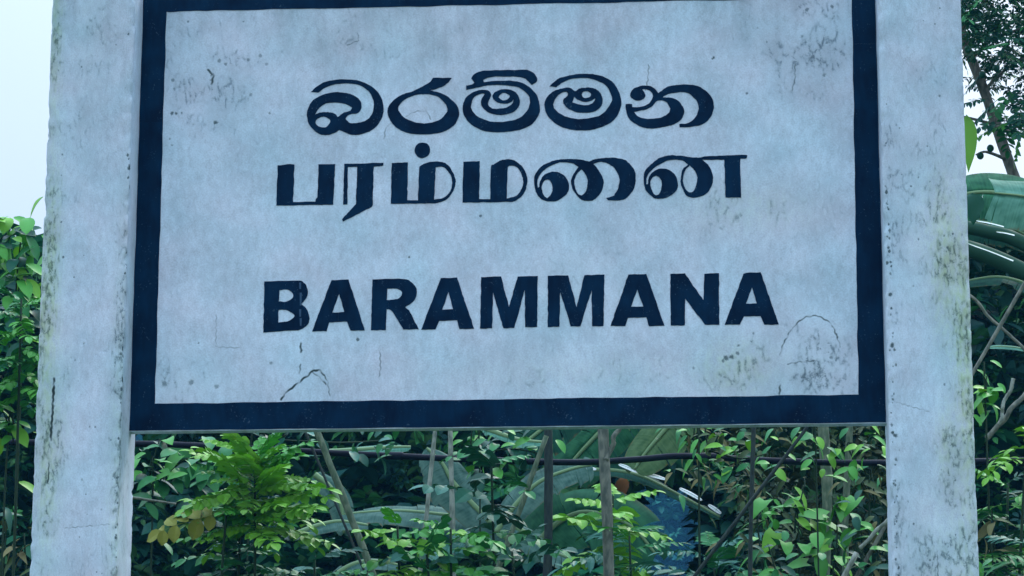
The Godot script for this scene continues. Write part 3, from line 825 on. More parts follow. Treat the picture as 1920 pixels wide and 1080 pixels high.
func _ready() -> void:
	# camera
	cam = Camera3D.new()
	cam.name = "camera"
	cam.transform = Transform3D(Basis(Vector3(0.9972201, 0.0032446, -0.0744419), Vector3(0.0142468, 0.9723175, 0.2332287), Vector3(0.0731379, -0.2336409, 0.9695683)), Vector3(0.55877, 2.04131, 7.08382))
	cam.fov = rad_to_deg(2.0 * atan(540.0 / FOCAL))
	cam.far = 600.0
	cam.near = 0.1
	add_child(cam)
	# sky, air, sun
	var env := Environment.new()
	var sky := Sky.new()
	var sm := PanoramaSkyMaterial.new()
	sm.panorama = sky_picture()
	sky.sky_material = sm
	env.background_mode = Environment.BG_SKY
	env.sky = sky
	env.tonemap_mode = Environment.TONE_MAPPER_LINEAR
	env.tonemap_exposure = 1.6
	env.fog_enabled = true
	env.fog_density = 0.0016
	env.fog_light_color = Color(0.40, 0.76, 1.0)
	env.sdfgi_enabled = true
	env.ssao_enabled = true
	env.ssil_enabled = true
	var we := WorldEnvironment.new()
	we.name = "world_environment"
	we.environment = env
	add_child(we)
	var sun := DirectionalLight3D.new()
	sun.name = "sun"
	sun.light_energy = 0.3
	sun.light_color = Color(1.0, 0.98, 0.93)
	sun.light_angular_distance = 20.0
	sun.shadow_enabled = true
	sun.rotation_degrees = Vector3(-50, 155, 0)
	add_child(sun)

	# materials of the plants
	paint("lime", Color(0.20, 0.50, 0.05), 0.5, 0.5)
	paint("lime_pale", Color(0.22, 0.46, 0.09), 0.5, 0.5)
	paint("fresh", Color(0.09, 0.37, 0.055), 0.5, 0.4)
	paint("leaf_green", Color(0.034, 0.22, 0.06), 0.45, 0.3)
	paint("deep", Color(0.012, 0.095, 0.055), 0.45, 0.2)
	paint("teal", Color(0.04, 0.19, 0.135), 0.45, 0.25)
	paint("olive", Color(0.06, 0.105, 0.03), 0.6, 0.25)
	paint("yellowed", Color(0.27, 0.28, 0.045), 0.6, 0.3)
	paint("rust", Color(0.22, 0.09, 0.025), 0.8, 0.2)
	paint("straw", Color(0.16, 0.15, 0.06), 0.8, 0.2)
	paint("pale", Color(0.62, 0.68, 0.62), 0.6, 0.2)
	paint("mass_green", Color(1, 1, 1), 0.55, 0.2)
	paint("green_stem", Color(0.018, 0.042, 0.02), 0.8)
	paint("midrib", Color(0.16, 0.26, 0.12), 0.6)
	for n in ["lime", "lime_pale", "fresh", "leaf_green", "teal"]:
		mats[n].metallic_specular = 0.38
		mats[n].roughness = 0.46
	wood("grey_wood", Color(0.07, 0.085, 0.065), Color(0.22, 0.22, 0.17))
	wood("pale_wood", Color(0.13, 0.16, 0.125), Color(0.34, 0.36, 0.30))
	wood("dark_wood", Color(0.006, 0.017, 0.016), Color(0.024, 0.04, 0.032))
	wood("mossy_wood", Color(0.05, 0.09, 0.045), Color(0.16, 0.19, 0.12))
	wood("tree_bark", Color(0.08, 0.08, 0.06), Color(0.22, 0.20, 0.16))
	var black := StandardMaterial3D.new()
	black.albedo_color = Color(0.05, 0.07, 0.13)
	black.roughness = 0.55
	black.metallic_specular = 0.3
	mats.black_plastic = black
	banana_material("banana_grey", Color(0.03, 0.09, 0.07), Color(0.085, 0.17, 0.135), 0.25, 0.6)
	banana_material("banana_green", Color(0.012, 0.085, 0.04), Color(0.035, 0.16, 0.075), 0.3, 0.55)
	banana_material("banana_olive", Color(0.045, 0.11, 0.04), Color(0.10, 0.18, 0.075), 0.3, 0.6)
	banana_material("banana_dark", Color(0.006, 0.045, 0.032), Color(0.016, 0.09, 0.055), 0.2, 0.6)
	banana_material("banana_waxy", Color(0.55, 0.62, 0.60), Color(0.80, 0.84, 0.82), 0.1, 0.4)  # near-white colour that stands in for bright glints on the leaves
	banana_material("banana_teal", Color(0.05, 0.17, 0.11), Color(0.11, 0.28, 0.20), 0.35, 0.55)
	# leaf shapes
	pinnate.small = []
	pinnate.round = []
	pinnate.long = []
	pinnate.dense = []
	for k in 5:
		pinnate.small.append(pinnate_mesh(8, 0.20, 0.30, 0.22 + 0.05 * k, 100 + k))
		pinnate.round.append(pinnate_mesh(5, 0.30, 0.38, 0.18 + 0.05 * k, 120 + k))
		pinnate.dense.append(pinnate_mesh(12, 0.18, 0.36, 0.15 + 0.06 * k, 110 + k))
		pinnate.long.append(pinnate_mesh(12, 0.24, 0.17, 0.25 + 0.04 * k, 140 + k))
	broad.heart = []
	broad.lance = []
	broad.oval = []
	broad.mixed = []
	for k in 4:
		broad.heart.append(blade_mesh(0.42, 1, 0.12, 0.25 + 0.06 * k, 6, 160 + k))
		broad.lance.append(blade_mesh(0.15, 2, 0.3, 0.3 + 0.1 * k, 6, 170 + k))
		broad.oval.append(blade_mesh(0.28, 0, 0.25, 0.2 + 0.1 * k, 6, 180 + k))

	broad.mixed = broad.oval + broad.oval + broad.heart
	build_ground()
	build_board()
	build_poles()
	build_bananas()
	build_trees()
	build_shrubs()
	build_masses()


func build_ground() -> void:
	var st := begin(true)
	var xs: Array = []
	var zs: Array = []
	for i in 41: xs.append(signf(i - 20) * pow(absf(i - 20) / 20.0, 2.0) * 260.0)
	for z in [60.0, 30.0, 12.0, 6.0, 3.0, 2.4, 1.8, 1.2, 0.5, 0.0, -1.0, -2.0, -3.0, -4.0, -6.0, -9.0, -12.0, -16.0, -22.0, -30.0, -42.0, -60.0, -80.0, -105.0, -140.0, -190.0, -260.0]: zs.append(z)
	for j in zs.size() - 1:
		for i in 40:
			var p: Array = []
			for k in [[i, j], [i, j + 1], [i + 1, j + 1], [i + 1, j]]:
				p.append(Vector3(xs[k[0]], ground_y(xs[k[0]], zs[k[1]]), zs[k[1]]))
			quad(st, p[0], p[1], p[2], p[3])
	var m := StandardMaterial3D.new()
	var t := NoiseTexture2D.new()
	t.width = 512
	t.height = 512
	t.seamless = true
	t.noise = noise(77, 0.02, 5)
	var g := Gradient.new()
	g.colors = PackedColorArray([Color(0.02, 0.05, 0.02).linear_to_srgb(), Color(0.05, 0.10, 0.035).linear_to_srgb(), Color(0.10, 0.085, 0.05).linear_to_srgb()])
	g.offsets = PackedFloat32Array([0.25, 0.6, 0.85])
	t.color_ramp = g
	m.albedo_texture = t
	m.uv1_triplanar = true
	m.uv1_world_triplanar = true
	m.uv1_scale = Vector3(0.4, 0.4, 0.4)
	m.roughness = 0.95
	var o := part("ground", done(st), m, self)
	tag(o, "sloping grassy ground rising behind the name board", "ground", "", "structure")


func build_poles() -> void:
	# the black pipe that runs behind the board
	rng.seed = 4
	var pts: Array = []
	var first := at(-900, 822, -1.9)
	for p in [[-900, 822], [-300, 826], [250, 832], [330, 834], [420, 838], [560, 846], [700, 853], [900, 862], [1080, 867], [1200, 861], [1285, 855], [1450, 864], [1660, 868], [2100, 860], [2800, 850]]:
		pts.append(at(p[0], p[1], -1.9) - first)
	var pipe := thing("water_pipe", "sagging black pipe running level just under the name board", "pipe", first)
	part("pipe_run", stem_mesh(pts, 0.0095, 0.0095, 10, 0.03), mats.black_plastic, pipe)
	for p in [[740, 854.5], [1330, 856.5]]:
		var a := at(p[0] - 16, p[1], -1.9) - first
		var b := at(p[0] + 16, p[1] + 0.6, -1.9) - first
		part("coupling", stem_mesh([a, (a + b) * 0.5, b], 0.0122, 0.0122, 12, 0.0), mats.black_plastic, pipe)
	# what carries the pipe, beyond the picture
	for x in [-900, 2800]:
		var a := at(x, 800, -1.93)
		pole("fence_post", "old grey fence post carrying the %s end of the black pipe" % ("far left" if x < 0 else "far right"), "post", a, a + Vector3(0, -1, 0), 0.035, 0.04, mats.grey_wood, 8 + x, 0.3)
	pole("wooden_pole", "thick grey pole standing upright right of the middle under the board", "pole", at(1126, 812, -1.6), at(1130, 1080, -1.6), span(10, -1.6), span(11.5, -1.6), mats.grey_wood, 21, 0.5)
	pole("twig", "short forked twig leaning against the thick grey pole", "twig", at(1158, 808, -1.58), at(1136, 862, -1.58), span(4, -1.6), span(5, -1.6), mats.grey_wood, 22, 0.1, false)
	pole("dark_stake", "dark upright stake left of the thick grey pole", "stake", at(1026, 830, -1.7), at(1020, 1080, -1.7), span(8, -1.7), span(9, -1.7), mats.dark_wood, 23, 0.1)
	pole("pale_cane", "pale thin cane leaning slightly left of the straight pale cane", "cane", at(817, 812, -1.6), at(794, 1000, -1.6), span(4, -1.6), span(5, -1.6), mats.pale_wood, 24, 0.4)
	pole("pale_cane", "straight pale upright cane beside the leaning cane", "cane", at(847, 814, -1.65), at(851, 1046, -1.65), span(5, -1.65), span(5, -1.65), mats.pale_wood, 25, 0.4)
	pole("crooked_stick", "crooked mottled stick leaning across the large grey banana leaf", "stick", at(1012, 848, -1.45), at(924, 1075, -1.45), span(5, -1.45), span(6, -1.45), mats.mossy_wood, 26, 0.05)
	pole("leaning_branch", "long grey branch leaning over the dark gap beside the lime shrub", "branch", at(590, 815, -1.5), at(700, 1090, -1.5), span(6, -1.5), span(8, -1.5), mats.mossy_wood, 27, 0.4)
	pole("thin_switch", "thin dark switch leaning beside the long grey branch", "stick", at(575, 815, -1.55), at(690, 1080, -1.55), span(2.5, -1.5), span(3, -1.5), mats.dark_wood, 28, 0.3)
	pole("dark_rod", "thin dark upright rod crossing the slanting wire on the right", "rod", at(1417, 805, -1.5), at(1411, 1085, -1.5), span(4, -1.5), span(4.5, -1.5), mats.dark_wood, 29, 0.3)
	pole("slanting_wire", "dark slanting stay wire running down to the left", "wire", at(1510, 806, -1.3), at(1300, 1085, -1.3), span(3.4, -1.3), span(3.6, -1.3), mats.dark_wood, 30, 0.5)
	pole("mossy_trunk", "slim mossy trunk among the lime vine leaves", "trunk", at(1548, 800, -2.2), at(1540, 1090, -2.2), span(10, -2.2), span(12, -2.2), mats.mossy_wood, 31, 0.6)
	pole("mossy_trunk", "thinner mossy trunk close to the right post", "trunk", at(1590, 900, -2.4), at(1592, 1090, -2.4), span(6, -2.4), span(7, -2.4), mats.mossy_wood, 32, 0.6)
	pole("broken_cane", "broken pale cane leaning towards the right post", "cane", at(1690, 945, -1.1), at(1612, 1028, -1.1), span(3.6, -1.1), span(3.8, -1.1), mats.pale_wood, 33, 0.1, false)
	pole("broken_cane", "stubby pale cane end below the broken cane", "cane", at(1606, 1036, -1.1), at(1583, 1078, -1.1), span(5, -1.1), span(5, -1.1), mats.pale_wood, 34, 0.0)
	pole("dry_twig", "thin pale twig against the left post under the board", "twig", at(240, 932, -1.2), at(330, 945, -1.2), span(3, -1.2), span(2, -1.2), mats.grey_wood, 35, 0.1, false)
	pole("bare_twig", "bare grey twig rising left of the other, right of the right post", "twig", at(1925, 525, -1.6), at(1826, 698, -1.6), span(3.6, -1.6), span(4.2, -1.6), mats.grey_wood, 36, 0.4)
	pole("bare_twig", "bare grey twig crossing the other in an X", "twig", at(1815, 552, -1.65), at(1935, 670, -1.65), span(2.8, -1.6), span(3.2, -1.6), mats.grey_wood, 37, 0.2, false)
	pole("curved_twig", "short curved pale twig low beside the right post", "twig", at(1900, 710, -1.3), at(1872, 795, -1.3), span(3.5, -1.3), span(3.5, -1.3), mats.pale_wood, 38, 0.0, false)
	pole("curved_twig", "longer grey twig slanting behind the short curved twig", "twig", at(1928, 725, -1.35), at(1850, 822, -1.35), span(4, -1.35), span(5, -1.35), mats.grey_wood, 39, 0.1, false)


func build_bananas() -> void:
	# clump in the middle
	var foot := at(960, 1080, -3.4)
	foot.y = ground_y(foot.x, foot.z)
	var o := thing("banana_plant", "banana plant with broad grey green leaves seen under the middle of the board", "banana plant", foot)
	var z := -3.4
	part("trunk", stem_mesh([Vector3(0.05, -0.1, -0.4), Vector3(0.05, 0.8, -0.4), Vector3(0.0, 1.9, -0.4)], 0.11, 0.07, 10), mats.mossy_wood, o)
	var v := func(a, dz := 0.0):
		var out: Array = []
		for i in range(0, a.size(), 2): out.append(at(a[i], a[i + 1], z + dz))
		return out
	var face := Vector3(0.0, 0.35, 1.0)
	banana_leaf(o, (v as Callable).call([1040, 1015, 960, 985, 850, 968, 740, 958, 640, 965], 0.0), span(42, z), Vector3(0, 0.9, 0.6), 0.25, 0.12, mats.banana_grey, 301)
	banana_leaf(o, (v as Callable).call([960, 1020, 900, 960, 850, 905, 830, 870, 800, 840], 0.15), span(48, z), Vector3(0.3, 0.3, 1.0), 0.15, 0.2, mats.banana_grey, 302)
	banana_leaf(o, (v as Callable).call([930, 1000, 965, 950, 1010, 905, 1070, 880, 1110, 872], 0.3), span(40, z), Vector3(-0.3, 0.5, 0.9), 0.2, 0.15, mats.banana_grey, 303)
	banana_leaf(o, (v as Callable).call([960, 985, 1000, 1010, 1040, 1036, 1080, 1050], 0.5), span(38, z), Vector3(0.1, 0.8, 0.6), 0.1, 0.12, mats.banana_grey, 304)
	banana_leaf(o, (v as Callable).call([990, 1040, 1040, 985, 1100, 960, 1180, 985, 1230, 1040], 0.2), span(75, z), face, 0.1, 0.1, mats.banana_green, 305)
	banana_leaf(o, (v as Callable).call([1040, 890, 1110, 882, 1190, 890, 1270, 927, 1350, 970], 0.1), span(17, z), Vector3(0.1, 0.7, 0.55), 0.3, 0.25, mats.banana_dark, 306)
	var w: MeshInstance3D
	for q in [[1062, 878, 1082, 875], [1084, 874, 1118, 880], [1160, 870, 1196, 885], [1208, 888, 1250, 899], [1274, 915, 1316, 938], [1328, 946, 1352, 963]]:  # sky glints beside the arching leaf, put in as small white blades
		w = banana_leaf(o, [at(q[0], q[1], z + 0.25), at((q[0] + q[2]) * 0.5, (q[1] + q[3]) * 0.5 - 1.0, z + 0.25), at(q[2], q[3], z + 0.25)], span(6, z), Vector3(0.1, 0.75, 0.7), 0.2, 0.0, mats.banana_waxy, 307 + q[0], 0.0012, "painted_glint")
		w.set_meta("label", "white scrap standing in for sky glint along the arching leaf")
	banana_leaf(o, (v as Callable).call([620, 1085, 660, 1060, 700, 1052, 750, 1060], 0.3), span(30, z), Vector3(0, 0.8, 0.6), 0.2, 0.1, mats.banana_grey, 309)
	banana_leaf(o, (v as Callable).call([560, 1000, 600, 985, 640, 978, 690, 985], 0.3), span(22, z), Vector3(0, 0.8, 0.6), 0.2, 0.1, mats.banana_grey, 310)
	banana_leaf(o, (v as Callable).call([590, 890, 620, 915, 640, 950, 645, 1000], 0.0), span(26, z), Vector3(0.2, 0.3, 1.0), 0.2, 0.1, mats.banana_grey, 311)
	# leaf that hangs behind the board
	foot = at(1130, 1080, -4.6)
	foot.y = ground_y(foot.x, foot.z)
	z = -4.6
	o = thing("banana_plant", "banana plant whose striped leaf hangs from behind the board by the pole", "banana plant", foot)
	part("trunk", stem_mesh([Vector3(0.85, -0.1, -0.3), Vector3(0.85, 1.2, -0.3), Vector3(0.7, 2.8, -0.3)], 0.12, 0.08, 10), mats.mossy_wood, o)
	banana_leaf(o, (v as Callable).call([1250, 690, 1190, 745, 1130, 805, 1080, 858, 1050, 900], 0.0), span(52, z), Vector3(0.1, 0.2, 1.0), 0.15, 0.14, mats.banana_green, 321)
	banana_leaf(o, (v as Callable).call([1350, 690, 1300, 745, 1248, 805, 1210, 850, 1190, 880], 0.25), span(44, z), Vector3(-0.15, 0.2, 1.0), 0.12, 0.12, mats.banana_olive, 322)
	banana_leaf(o, (v as Callable).call([1150, 700, 1090, 745, 1035, 790, 985, 830, 960, 850], 0.3), span(40, z), Vector3(0.2, 0.3, 1.0), 0.2, 0.16, mats.banana_dark, 325)
	banana_leaf(o, (v as Callable).call([1300, 700, 1230, 760, 1170, 815, 1135, 860], -0.3), span(48, z), Vector3(-0.25, 0.2, 1.0), 0.1, 0.12, mats.banana_dark, 326)
	banana_leaf(o, (v as Callable).call([900, 800, 940, 815, 980, 826, 1030, 830], 0.6), span(14, z), Vector3(0.1, 0.8, 0.7), 0.2, 0.2, mats.banana_teal, 323)
	banana_leaf(o, (v as Callable).call([560, 850, 640, 846, 720, 840, 770, 838], 0.6), span(12, z), Vector3(0.1, 0.8, 0.7), 0.2, 0.2, mats.banana_teal, 324)
	var dead := part("dead_leaf", blade_mesh(0.22, 2, 0.5, 0.4, 8, 77, 0.2), mats.rust, o, facing(Vector3(-0.35, -0.9, 0.1), Vector3(0.3, 0.2, 1), span(62, z), at(1172, 894, z + 0.5) - foot))
	dead.set_meta("label", "rust coloured dead leaf hanging beside the pole")
	# clump on the right
	foot = at(1990, 1080, -2.8)
	foot.y = ground_y(foot.x, foot.z)
	z = -2.8
	o = thing("banana_plant", "banana plant with large teal leaf and rolled stalks right of the right post", "banana plant", foot)
	part("trunk", stem_mesh([Vector3(0.1, -0.1, -0.1), Vector3(0.1, 1.2, -0.1), Vector3(0.08, 2.7, -0.1)], 0.1, 0.07, 10), mats.mossy_wood, o)
	banana_leaf(o, (v as Callable).call([2010, 440, 1935, 385, 1870, 362, 1800, 366, 1700, 400], -0.1), span(62, z), Vector3(-0.1, 0.45, 1.0), 0.1, 0.08, mats.banana_green, 331)
	banana_leaf(o, (v as Callable).call([2060, 470, 1990, 400, 1940, 372, 1866, 362], 0.1), span(58, z), Vector3(-0.15, 0.5, 1.0), 0.05, 0.06, mats.banana_teal, 332, 0.009, "leaf", true, 0.25)
	part("rolled_leaf", stem_mesh([at(1808, 425, z) - foot, at(1860, 436, z) - foot, at(1906, 450, z) - foot, at(2000, 500, z) - foot], span(13, z), span(15, z), 10), mats.banana_dark, o)
	part("rolled_leaf", stem_mesh([at(1790, 460, z + 0.1) - foot, at(1850, 478, z + 0.1) - foot, at(1925, 512, z + 0.1) - foot, at(2020, 570, z + 0.1) - foot], span(17, z), span(17, z), 10), mats.banana_dark, o)
	for q in [[1830, 413, 1882, 424], [1868, 434, 1902, 440], [1815, 456, 1900, 488]]:  # highlights on top of the rolled stalks, added as white blades
		w = banana_leaf(o, [at(q[0], q[1], z + 0.22), at((q[0] + q[2]) * 0.5, (q[1] + q[3]) * 0.5 - 1, z + 0.22), at(q[2], q[3], z + 0.22)], span(5, z), Vector3(0, 0.9, 0.45), 0.1, 0.0, mats.banana_waxy, 340 + q[0], 0.002, "painted_glint", true)
		w.set_meta("label", "white blade standing in for the highlight on a rolled leaf")
	banana_leaf(o, (v as Callable).call([2010, 500, 1940, 450, 1870, 420, 1780, 420], -0.35), span(46, z), Vector3(0, 0.6, 0.9), 0.1, 0.1, mats.banana_dark, 338)
	banana_leaf(o, (v as Callable).call([2000, 560, 1930, 535, 1870, 520, 1800, 530], -0.3), span(30, z), Vector3(0, 0.9, 0.5), 0.2, 0.15, mats.banana_dark, 335)
	banana_leaf(o, (v as Callable).call([1940, 660, 1905, 652, 1870, 650, 1855, 652], 0.4), span(10, z), Vector3(0, 0.8, 0.6), 0.2, 0.0, mats.banana_teal, 336, 0.004)
	part("curled_leaf", blade_mesh(0.32, 2, 0.6, 0.2, 8, 79, 0.1), mats.deep, o, facing(Vector3(0.05, -1, 0.1), Vector3(0.2, 0.1, 1), span(60, z), at(1822, 362, z + 0.4) - foot))


func build_trees() -> void:
	# slim tree on the right whose crown closes the upper corner
	var z := -5.0
	var foot := at(2010, 700, z)
	foot.y = ground_y(foot.x, foot.z)
	var o := thing("slim_tree", "slim tree with leaning grey trunk and fine airy crown against the sky", "tree", foot)
	var pts: Array = []
	for p in [[2040, 900], [1990, 640], [1930, 420], [1880, 270], [1845, 170], [1805, 70], [1770, -40], [1740, -180]]: pts.append(at(p[0], p[1], z) - foot)
	pts.push_front(Vector3(0.1, -0.1, 0))
	part("trunk", stem_mesh(pts, span(16, z), span(6, z), 9, 0.08), mats.tree_bark, o)
	for b in [[1868, 235, 1905, 250, 1990, 262], [1822, 110, 1870, 70, 1960, 40], [1868, 235, 1820, 222, 1760, 210], [1845, 170, 1900, 120, 1980, 90], [1890, 300, 1850, 285, 1830, 290], [1930, 420, 1960, 330, 1990, 200], [1800, 60, 1840, 10, 1900, -60]]:
		part("branch", stem_mesh([at(b[0], b[1], z) - foot, at(b[2], b[3], z + 0.1) - foot, at(b[4], b[5], z + 0.25) - foot], span(4, z), span(1.5, z), 5), mats.tree_bark, o)
	rng.seed = 515
	var list: Array = pinnate.long
	for i in 290:
		rng.seed = 900 + i
		var px := rng.randf_range(1760, 1990)
		var py := rng.randf_range(-190, 105) if i % 5 else rng.randf_range(60, 200)
		if py > 60 and px < 1850 and rng.randf() < 0.7: continue
		var a := rng.randf_range(-PI, PI)
		part("leaf", list[i % list.size()], mats[["deep", "leaf_green", "deep"][i % 3]], o, facing(Vector3(cos(a), rng.randf_range(-0.7, 0.4), sin(a)), Vector3(rng.randf_range(-0.5, 0.5), 1, 0.5), span(rng.randf_range(38, 70), z), at(px, py, z + rng.randf_range(-0.7, 0.7)) - foot))
	for i in 14:
		rng.seed = 1200 + i
		var c := at(rng.randf_range(1872, 1960), rng.randf_range(165, 235), z + 0.3)
		var a := rng.randf_range(-PI, PI)
		part("leaf", pinnate.small[i % 5], mats[["leaf_green", "fresh", "deep"][i % 3]], o, facing(Vector3(cos(a), rng.randf_range(-0.8, 0.1), sin(a) * 0.5), Vector3(0, 1, 0.7), span(80, z), c - foot))
	var fine := begin(false)
	rng.seed = 610
	for k in 9:
		var a := k * 2.4
		var d := Vector3(cos(a), rng.randf_range(-0.5, 0.6), sin(a)).normalized()
		add_leaf(fine, d * rng.randf_range(0.0, 0.6), d, Vector3(rng.randf_range(-0.4, 0.4), 1, 0.4).normalized(), rng.randf_range(0.4, 0.65), 0.15, 0.3, 0.3, 0, 3)
	var gaps := noise(71, 3.2, 2)
	mass("crown", "", done(fine), mats.mass_green, 3400, 611, func(i: int):
		var p := at(rng.randf_range(1700, 2060), rng.randf_range(-220, 120) if i % 6 else rng.randf_range(120, 250), z + rng.randf_range(-0.5, 0.6))
		if gaps.get_noise_2d(p.x * 2.0, p.y * 2.0) < -0.02: return []
		if i % 6 == 0 and p.x < at(1868, 200, z).x: return []
		return [Transform3D(Basis.from_euler(Vector3(rng.randf_range(-0.8, 0.8), rng.randf_range(-PI, PI), rng.randf_range(-0.8, 0.8))).scaled(Vector3.ONE * rng.randf_range(0.025, 0.05)), p - foot), [Color(0.01, 0.07, 0.04), Color(0.02, 0.12, 0.05), Color(0.04, 0.15, 0.06)][i % 3]], o)
	var bud := SphereMesh.new()
	bud.radius = span(7, z)
	bud.height = span(15, z)
	bud.radial_segments = 8
	bud.rings = 5
	for p in [[1838, 292], [1857, 278], [1842, 140], [1868, 128], [1902, 255], [1815, 92], [1893, 60]]: part("bud", bud, mats.deep, o, Transform3D(Basis(), at(p[0], p[1], z + 0.2) - foot))
	# narrow yellow green leaf tight against the right post
	part("narrow_leaf", blade_mesh(0.16, 2, 0.3, 0.1, 8, 81, 0.05), mats.lime, o, facing(Vector3(0.05, -1, 0.0), Vector3(0.4, 0, 1), span(110, z), at(1812, 215, z + 0.4) - foot)).set_meta("label", "narrow yellow green leaf hanging beside the right post")


func build_shrubs() -> void:
	sapling("lime_shrub", "bright lime sapling with feathery leaves near the left post", "shrub", at(478, 862, -0.7), 58, 0.18, span(132, -0.7), "dense", [mats.lime, mats.lime_pale, mats.lime, mats.fresh], 11, 0.8, 0.0)
	sapling("green_shrub", "darker green sapling growing below the bright lime sapling", "shrub", at(450, 975, -0.85), 34, 0.3, span(140, -0.85), "small", [mats.leaf_green, mats.teal, mats.leaf_green, mats.deep], 12, 0.8, -0.1)
	var y := sapling("yellow_sprig", "sprig with one yellowing feathery leaf low beside the left post", "shrub", at(425, 955, -0.65), 2, 0.05, span(60, -0.65), "small", [mats.fresh], 13, 0.4, 0.0)
	part("yellow_leaf", pinnate.round[2], mats.yellowed, y, facing(Vector3(-1, -0.2, 0.15), Vector3(0, 0.5, 1), span(115, -0.65), at(412, 962, -0.65) - y.position)).set_meta("label", "yellowing drooping leaf")
	sapling("round_leaf_sapling", "sapling with rounded lime leaflets left of the canes", "shrub", at(745, 985, -0.8), 9, 0.12, span(85, -0.8), "round", [mats.lime, mats.fresh, mats.fresh], 14, 0.7, 0.0)
	sapling("round_leaf_sapling", "sapling with rounded lime leaflets in front of the straight cane", "shrub", at(845, 992, -0.75), 10, 0.12, span(95, -0.75), "round", [mats.lime, mats.fresh, mats.lime], 15, 0.6, -0.1)
	sapling("dark_sapling", "dark stemmed sapling with flat leaf pairs before the grey banana leaf", "shrub", at(921, 850, -1.1), 12, 0.26, span(110, -1.1), "round", [mats.leaf_green, mats.fresh, mats.teal, mats.deep], 16, 0.5, 0.0)
	sapling("fresh_sapling", "fresh green sapling behind the thick grey pole", "shrub", at(1150, 930, -1.9), 12, 0.16, span(105, -1.9), "round", [mats.lime, mats.fresh, mats.lime], 17, 0.6, 0.0)
	sapling("fern_shrub", "ferny green shrub at the foot of the thick grey pole", "shrub", at(1180, 1000, -1.7), 16, 0.25, span(130, -1.7), "long", [mats.leaf_green, mats.teal, mats.fresh], 18, 0.7, -0.2)
	sapling("low_shrub", "low dark shrub in front of the banana leaves", "shrub", at(960, 1035, -0.9), 14, 0.2, span(120, -0.9), "round", [mats.leaf_green, mats.teal, mats.deep], 19, 0.8, -0.1)
	sapling("low_shrub", "low green shrub between the round leaved saplings", "shrub", at(800, 1040, -0.7), 14, 0.2, span(110, -0.7), "round", [mats.leaf_green, mats.fresh, mats.teal], 20, 0.8, -0.1)
	sapling("low_shrub", "low teal shrub under the leaning branch", "shrub", at(590, 1040, -0.95), 14, 0.2, span(110, -0.95), "small", [mats.leaf_green, mats.deep, mats.teal], 22, 0.8, -0.1)
	sapling("low_shrub", "low shrub with pale feathery leaves right of the gap", "shrub", at(1335, 1030, -2.6), 14, 0.25, span(130, -2.6), "long", [mats.teal, mats.teal, mats.leaf_green], 23, 0.8, -0.1)
	vine("heart_leaf_vine", "dark vine with heart shaped leaves beside the left post under the board", "vine", [[at(285, 1000, -1.5), at(280, 900, -1.5), at(300, 822, -1.5)], [at(300, 900, -1.5), at(350, 860, -1.5), at(395, 868, -1.5)]], 60, span(26, -1.5), span(44, -1.5), "mixed", [mats.leaf_green, mats.deep, mats.leaf_green, mats.fresh], 41)
	vine("heart_leaf_vine", "lime vine with large glowing leaves climbing near the mossy trunks", "vine", [[at(1500, 1080, -1.9), at(1490, 1000, -1.9), at(1510, 900, -1.9)], [at(1560, 1080, -1.9), at(1570, 1000, -1.9), at(1560, 930, -1.9)]], 46, span(24, -1.9), span(46, -1.9), "mixed", [mats.lime, mats.fresh, mats.lime, mats.fresh], 42)
	vine("heart_leaf_vine", "fresh green vine hanging just under the right end of the board", "vine", [[at(1530, 860, -1.7), at(1520, 830, -1.7), at(1480, 812, -1.7)], [at(1600, 860, -1.7), at(1590, 830, -1.7), at(1640, 848, -1.7)]], 40, span(22, -1.7), span(34, -1.7), "oval", [mats.fresh, mats.leaf_green, mats.lime], 43)
	vine("olive_creeper", "drooping olive creeper hanging right of the gap under the board", "vine", [[at(1310, 880, -2.3), at(1300, 850, -2.3), at(1310, 805, -2.3)], [at(1330, 840, -2.3), at(1390, 870, -2.3), at(1430, 960, -2.3)], [at(1430, 1070, -2.3), at(1420, 950, -2.3), at(1440, 850, -2.3)]], 220, span(32, -2.3), span(36, -2.3), "lance", [mats.olive, mats.leaf_green, mats.olive, mats.fresh, mats.straw], 44)
	vine("dry_creeper", "tangle of dry brown leaves against the right post", "vine", [[at(1630, 1000, -2.0), at(1640, 950, -2.0), at(1610, 890, -2.0)], [at(1640, 1080, -2.0), at(1655, 1000, -2.0)]], 34, span(16, -2.0), span(44, -2.0), "lance", [mats.straw, mats.olive, mats.leaf_green, mats.olive], 45)
	vine("low_vine", "low green vine filling the corner below the dry leaves", "vine", [[at(1620, 1090, -1.6), at(1600, 1050, -1.6)], [at(1460, 1090, -1.7), at(1440, 1020, -1.7)]], 46, span(30, -1.6), span(36, -1.6), "oval", [mats.fresh, mats.leaf_green, mats.deep], 46)
	vine("pipe_creeper", "green creeper draped over the black pipe beside the dark stake", "vine", [[at(900, 900, -1.72), at(880, 850, -1.72), at(900, 815, -1.72)], [at(890, 850, -1.72), at(960, 842, -1.72), at(1010, 850, -1.72)]], 48, span(20, -1.7), span(34, -1.7), "oval", [mats.leaf_green, mats.fresh, mats.teal, mats.deep], 47)
	vine("pipe_creeper", "dark small leaved creeper hanging over the black pipe beside the long grey branch", "vine", [[at(470, 850, -1.75), at(500, 830, -1.75), at(540, 815, -1.75)], [at(520, 825, -1.75), at(640, 830, -1.75), at(730, 825, -1.75)]], 60, span(18, -1.7), span(30, -1.7), "oval", [mats.leaf_green, mats.deep, mats.teal], 48)
	vine("pipe_creeper", "fresh creeper crossing the black pipe between the thick pole and the dark rod", "vine", [[at(1310, 880, -1.75), at(1330, 850, -1.75), at(1350, 810, -1.75)], [at(1330, 845, -1.75), at(1390, 860, -1.75), at(1440, 850, -1.75)]], 46, span(18, -1.7), span(30, -1.7), "oval", [mats.fresh, mats.olive, mats.leaf_green, mats.lime], 49)
